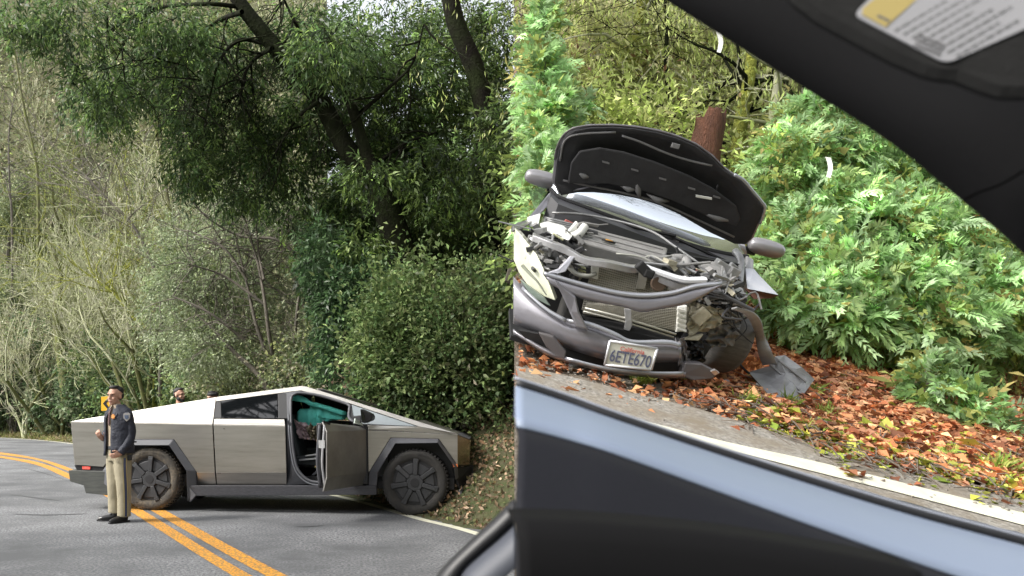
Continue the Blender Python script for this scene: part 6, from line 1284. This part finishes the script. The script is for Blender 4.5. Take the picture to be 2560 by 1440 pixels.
# ================================================================== THE CAR THE PICTURE IS TAKEN FROM (seen from inside)
inn_car = empty('car_interior', Matrix.Translation(at(1900, 720, .7)), label='dark inside of the passing car: windscreen pillar, sun visor and door with a pale sill', cat='car')
ICI = Matrix.Translation(-at(1900, 720, .7))
def I(px, py, Y): return ICI @ at(px, py, Y)
PIL = mat('pillar_trim', (.0035, .0035, .004), .9, spec=.12, bump=(200, .15, .002)); VIS = mat('visor_cloth', (.016, .016, .016), .95, spec=.1, var=(60, .4, (.02, .02, .02)), bump=(300, .3, .002)); DOORT = mat('door_plastic', (.007, .0075, .011), .75, spec=.2, bump=(220, .3, .002))
SILLM = mat('window_sill_paint', (.175, .215, .295), .5)  # sky sheen on the sill put in as a pale blue colour
def slab(name, pxs, m, th, bevel=.006, back=(0, .0, 0)):
    ps = [I(a, b, Y) for a, b, Y in pxs]; n = (ps[1] - ps[0]).cross(ps[2] - ps[0]).normalized()
    if n.y < 0: n = -n
    return MB().prism(ps, n * th).build(name, m, inn_car, bevel=bevel)
# pillar: rounded beam, running from low right-front to high left
edge_ = [(1560, -70, .86), (1696, 17, .82), (1959, 184, .76), (2212, 343, .70), (2406, 498, .66), (2545, 618, .63), (2680, 760, .60)]
inr = [(1900, -160, .80), (2040, -60, .76), (2300, 90, .70), (2520, 230, .65), (2700, 350, .62), (2820, 480, .60), (2900, 640, .58)]
def sp3(pts, k=6): return spline([Vector(p) for p in pts], k)
A = sp3(edge_); Bq = sp3(inr); rows = []
for p, q in zip(A, Bq):
    f = lambda t, dy: I(*(p.lerp(q, t) + Vector((0, 0, dy))))
    rows.append([f(.02, .06), f(.0, .03), f(.0, .008), f(.03, -.004), f(.25, -.022), f(.55, -.03), f(1, -.02), f(1, .03)])
MB().grid(rows).build('pillar', PIL, inn_car, smooth=True, solid=.002)
MB().tube(spline([I(2560, 427, .598), I(2500, 462, .606), I(2450, 480, .615), I(2412, 499, .628)], 5), 0.0008, 6).build('pillar_seam', mat('seam_black', (.002, .002, .002), 1, spec=0), inn_car)
# sun visor
vis = [(1900, -60), (1972, 17), (2030, 62), (2133, 119), (2220, 165), (2300, 200), (2345, 210), (2381, 213), (2440, 238), (2490, 254), (2545, 256), (2700, 250), (2700, -80)]
vp = [I(a, b, .56 - .04 * (a - 1972) / 600) for a, b in vis]; MB().prism(vp, ray(2400, 60) * .022).build('sun_visor', VIS, inn_car, bevel=.010)
def V(a, b, o=0): return I(a, b, .56 - .04 * (a - 1972) / 600 - .0015 - o)
def rnd(ps, r_=.18, k=4):
    out = []
    for i, p in enumerate(ps):
        a, b = ps[i - 1], ps[(i + 1) % len(ps)]; s0 = p + (a - p).normalized() * .006; s1 = p + (b - p).normalized() * .006
        out += [s0.lerp(p, t / k).lerp(p.lerp(s1, t / k), t / k) for t in range(k + 1)]
    return out
lb = [V(2133, 37), V(2366, 159), V(2600, 55), V(2600, -80), V(2250, -80)]
lab_ = MB().prism(rnd(lb), (0, .0012, 0)).build('warning_label', mat('label_paper', (.26, .26, .275), .6), inn_car)
MB().prism([V(2156, 36, .0006), V(2214, 67, .0006), V(2300, -10, .0006), V(2400, -80, .0006), V(2280, -80, .0006), V(2158, 20, .0006)], (0, .0004, 0)).build('label_band', mat('label_yellow', (.33, .26, .09), .6), lab_)
ink = mat('label_ink', (.15, .15, .155), .7); ink2 = mat('label_ink_dark', (.09, .09, .095), .7)
for i in range(8):   # rows of small print, too small to read
    x0, y0 = 2236 + i * 22, 74 + i * 9; L_ = 150 + 30 * (i % 3); seg_ = MB(); t = 0
    while t < L_:
        w_ = random.uniform(10, 26); a0, a1 = t, min(t + w_, L_); d = lambda q, h: V(x0 + q * .86 + h * .40, y0 - q * .50 + h * .45, .0006)
        seg_.prism([d(a0, 0), d(a1, 0), d(a1, 7), d(a0, 7)], (0, .0004, 0)); t += w_ + 6
    seg_.build('small_print', ink, lab_, kind='stuff')
for k in range(3): MB().prism([V(2296 - k * 4, 84 + k * 12, .0006), V(2364 - k * 6, 112 + k * 10, .0006), V(2362 - k * 6, 118 + k * 10, .0006), V(2294 - k * 4, 89 + k * 12, .0006)], (0, .0004, 0)).build('small_print', ink2, lab_)
MB().prism([V(2196, 36, .0008), V(2226, 50, .0008), V(2222, 55, .0008), V(2192, 41, .0008)], (0, .0003, 0)).build('label_mark', ink2, lab_)
# door: sill strip and dark trim. Outer edge against the road, then falling away inwards
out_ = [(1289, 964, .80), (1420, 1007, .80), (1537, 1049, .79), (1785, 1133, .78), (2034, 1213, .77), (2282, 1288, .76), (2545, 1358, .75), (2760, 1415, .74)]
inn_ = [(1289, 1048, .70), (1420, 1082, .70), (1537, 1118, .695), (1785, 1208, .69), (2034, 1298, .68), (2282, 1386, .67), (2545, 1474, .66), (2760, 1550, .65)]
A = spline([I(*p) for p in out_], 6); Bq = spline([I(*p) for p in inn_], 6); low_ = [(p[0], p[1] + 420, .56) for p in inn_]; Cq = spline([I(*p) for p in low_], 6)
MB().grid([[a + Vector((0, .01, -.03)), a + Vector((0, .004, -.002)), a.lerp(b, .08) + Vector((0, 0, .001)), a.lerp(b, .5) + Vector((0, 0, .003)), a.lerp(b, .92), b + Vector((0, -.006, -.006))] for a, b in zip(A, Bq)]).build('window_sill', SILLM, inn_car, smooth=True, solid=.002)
MB().grid([[a + Vector((0, .004, .006)), a + Vector((0, -.001, .0065)), a + Vector((0, -.004, .0035)), a + Vector((0, -.004, -.001))] for a in A]).build('window_seal', BLK, inn_car, smooth=True, solid=.001)
MB().grid([[a + Vector((0, .012, .0060)), a + Vector((0, .006, .0090)), a + Vector((0, .004, .006))] for a in A]).build('outer_sill_edge', mat('outer_sill', (.25, .27, .32), .4), inn_car, smooth=True, solid=.001)
rows = []
for i, (b, c_) in enumerate(zip(Bq, Cq)):
    rows.append([b + Vector((0, .004, -.004)), b + Vector((0, -.010, -.010)), b.lerp(c_, .15) + Vector((0, -.012, 0)), b.lerp(c_, .6), c_])
MB().grid(rows).build('door_trim', DOORT, inn_car, smooth=True, solid=.003)
cr2 = [(1289, 1326, .555), (1500, 1334, .553), (1800, 1362, .55), (2083, 1406, .545), (2300, 1450, .54)]
A2 = spline([I(*p) for p in cr2], 6); MB().grid([[a + Vector((0, .03, .010)), a + Vector((0, .0, .004)), a + Vector((0, -.010, -.006)), a + Vector((0, -.014, -.030)), a + Vector((0, -.012, -.10))] for a in A2]).build('arm_rest', mat('arm_rest', (.0035, .0035, .004), .85, spec=.12), inn_car, smooth=True, solid=.003)  # crease in the door trim, its shade put in as a darker strip
# corner of the mirror sail and door at the foot of the left view
c1 = [(1090, 1450, .80), (1120, 1412, .80), (1192, 1342, .80), (1236, 1302, .80), (1287, 1250, .80)]
c2 = [(1140, 1450, .79), (1163, 1414, .79), (1210, 1372, .79), (1248, 1340, .79), (1287, 1303, .79)]
c3 = [(1287, 1500, .74)] * 5
A = spline([I(*p) for p in c1], 5); Bq = spline([I(*p) for p in c2], 5); Cq = spline([I(1287 - 90 * (1 - i / 4), 1500 - 20 * i, .76) for i in range(5)], 5)
MB().grid([[a + Vector((0, .02, -.004)), a, a.lerp(b, .5) + Vector((0, -.008, 0)), b, b + Vector((0, .008, 0))] for a, b in zip(A, Bq)]).build('mirror_sail', BLK, inn_car, smooth=True, solid=.002)
MB().grid([[b + Vector((0, .006, 0)), b.lerp(c_, .4) + Vector((0, -.004, 0)), c_] for b, c_ in zip(Bq, Cq)]).build('mirror_sail_panel', mat('blue_grey_panel', (.05, .055, .07), .6), inn_car, smooth=True, solid=.002)
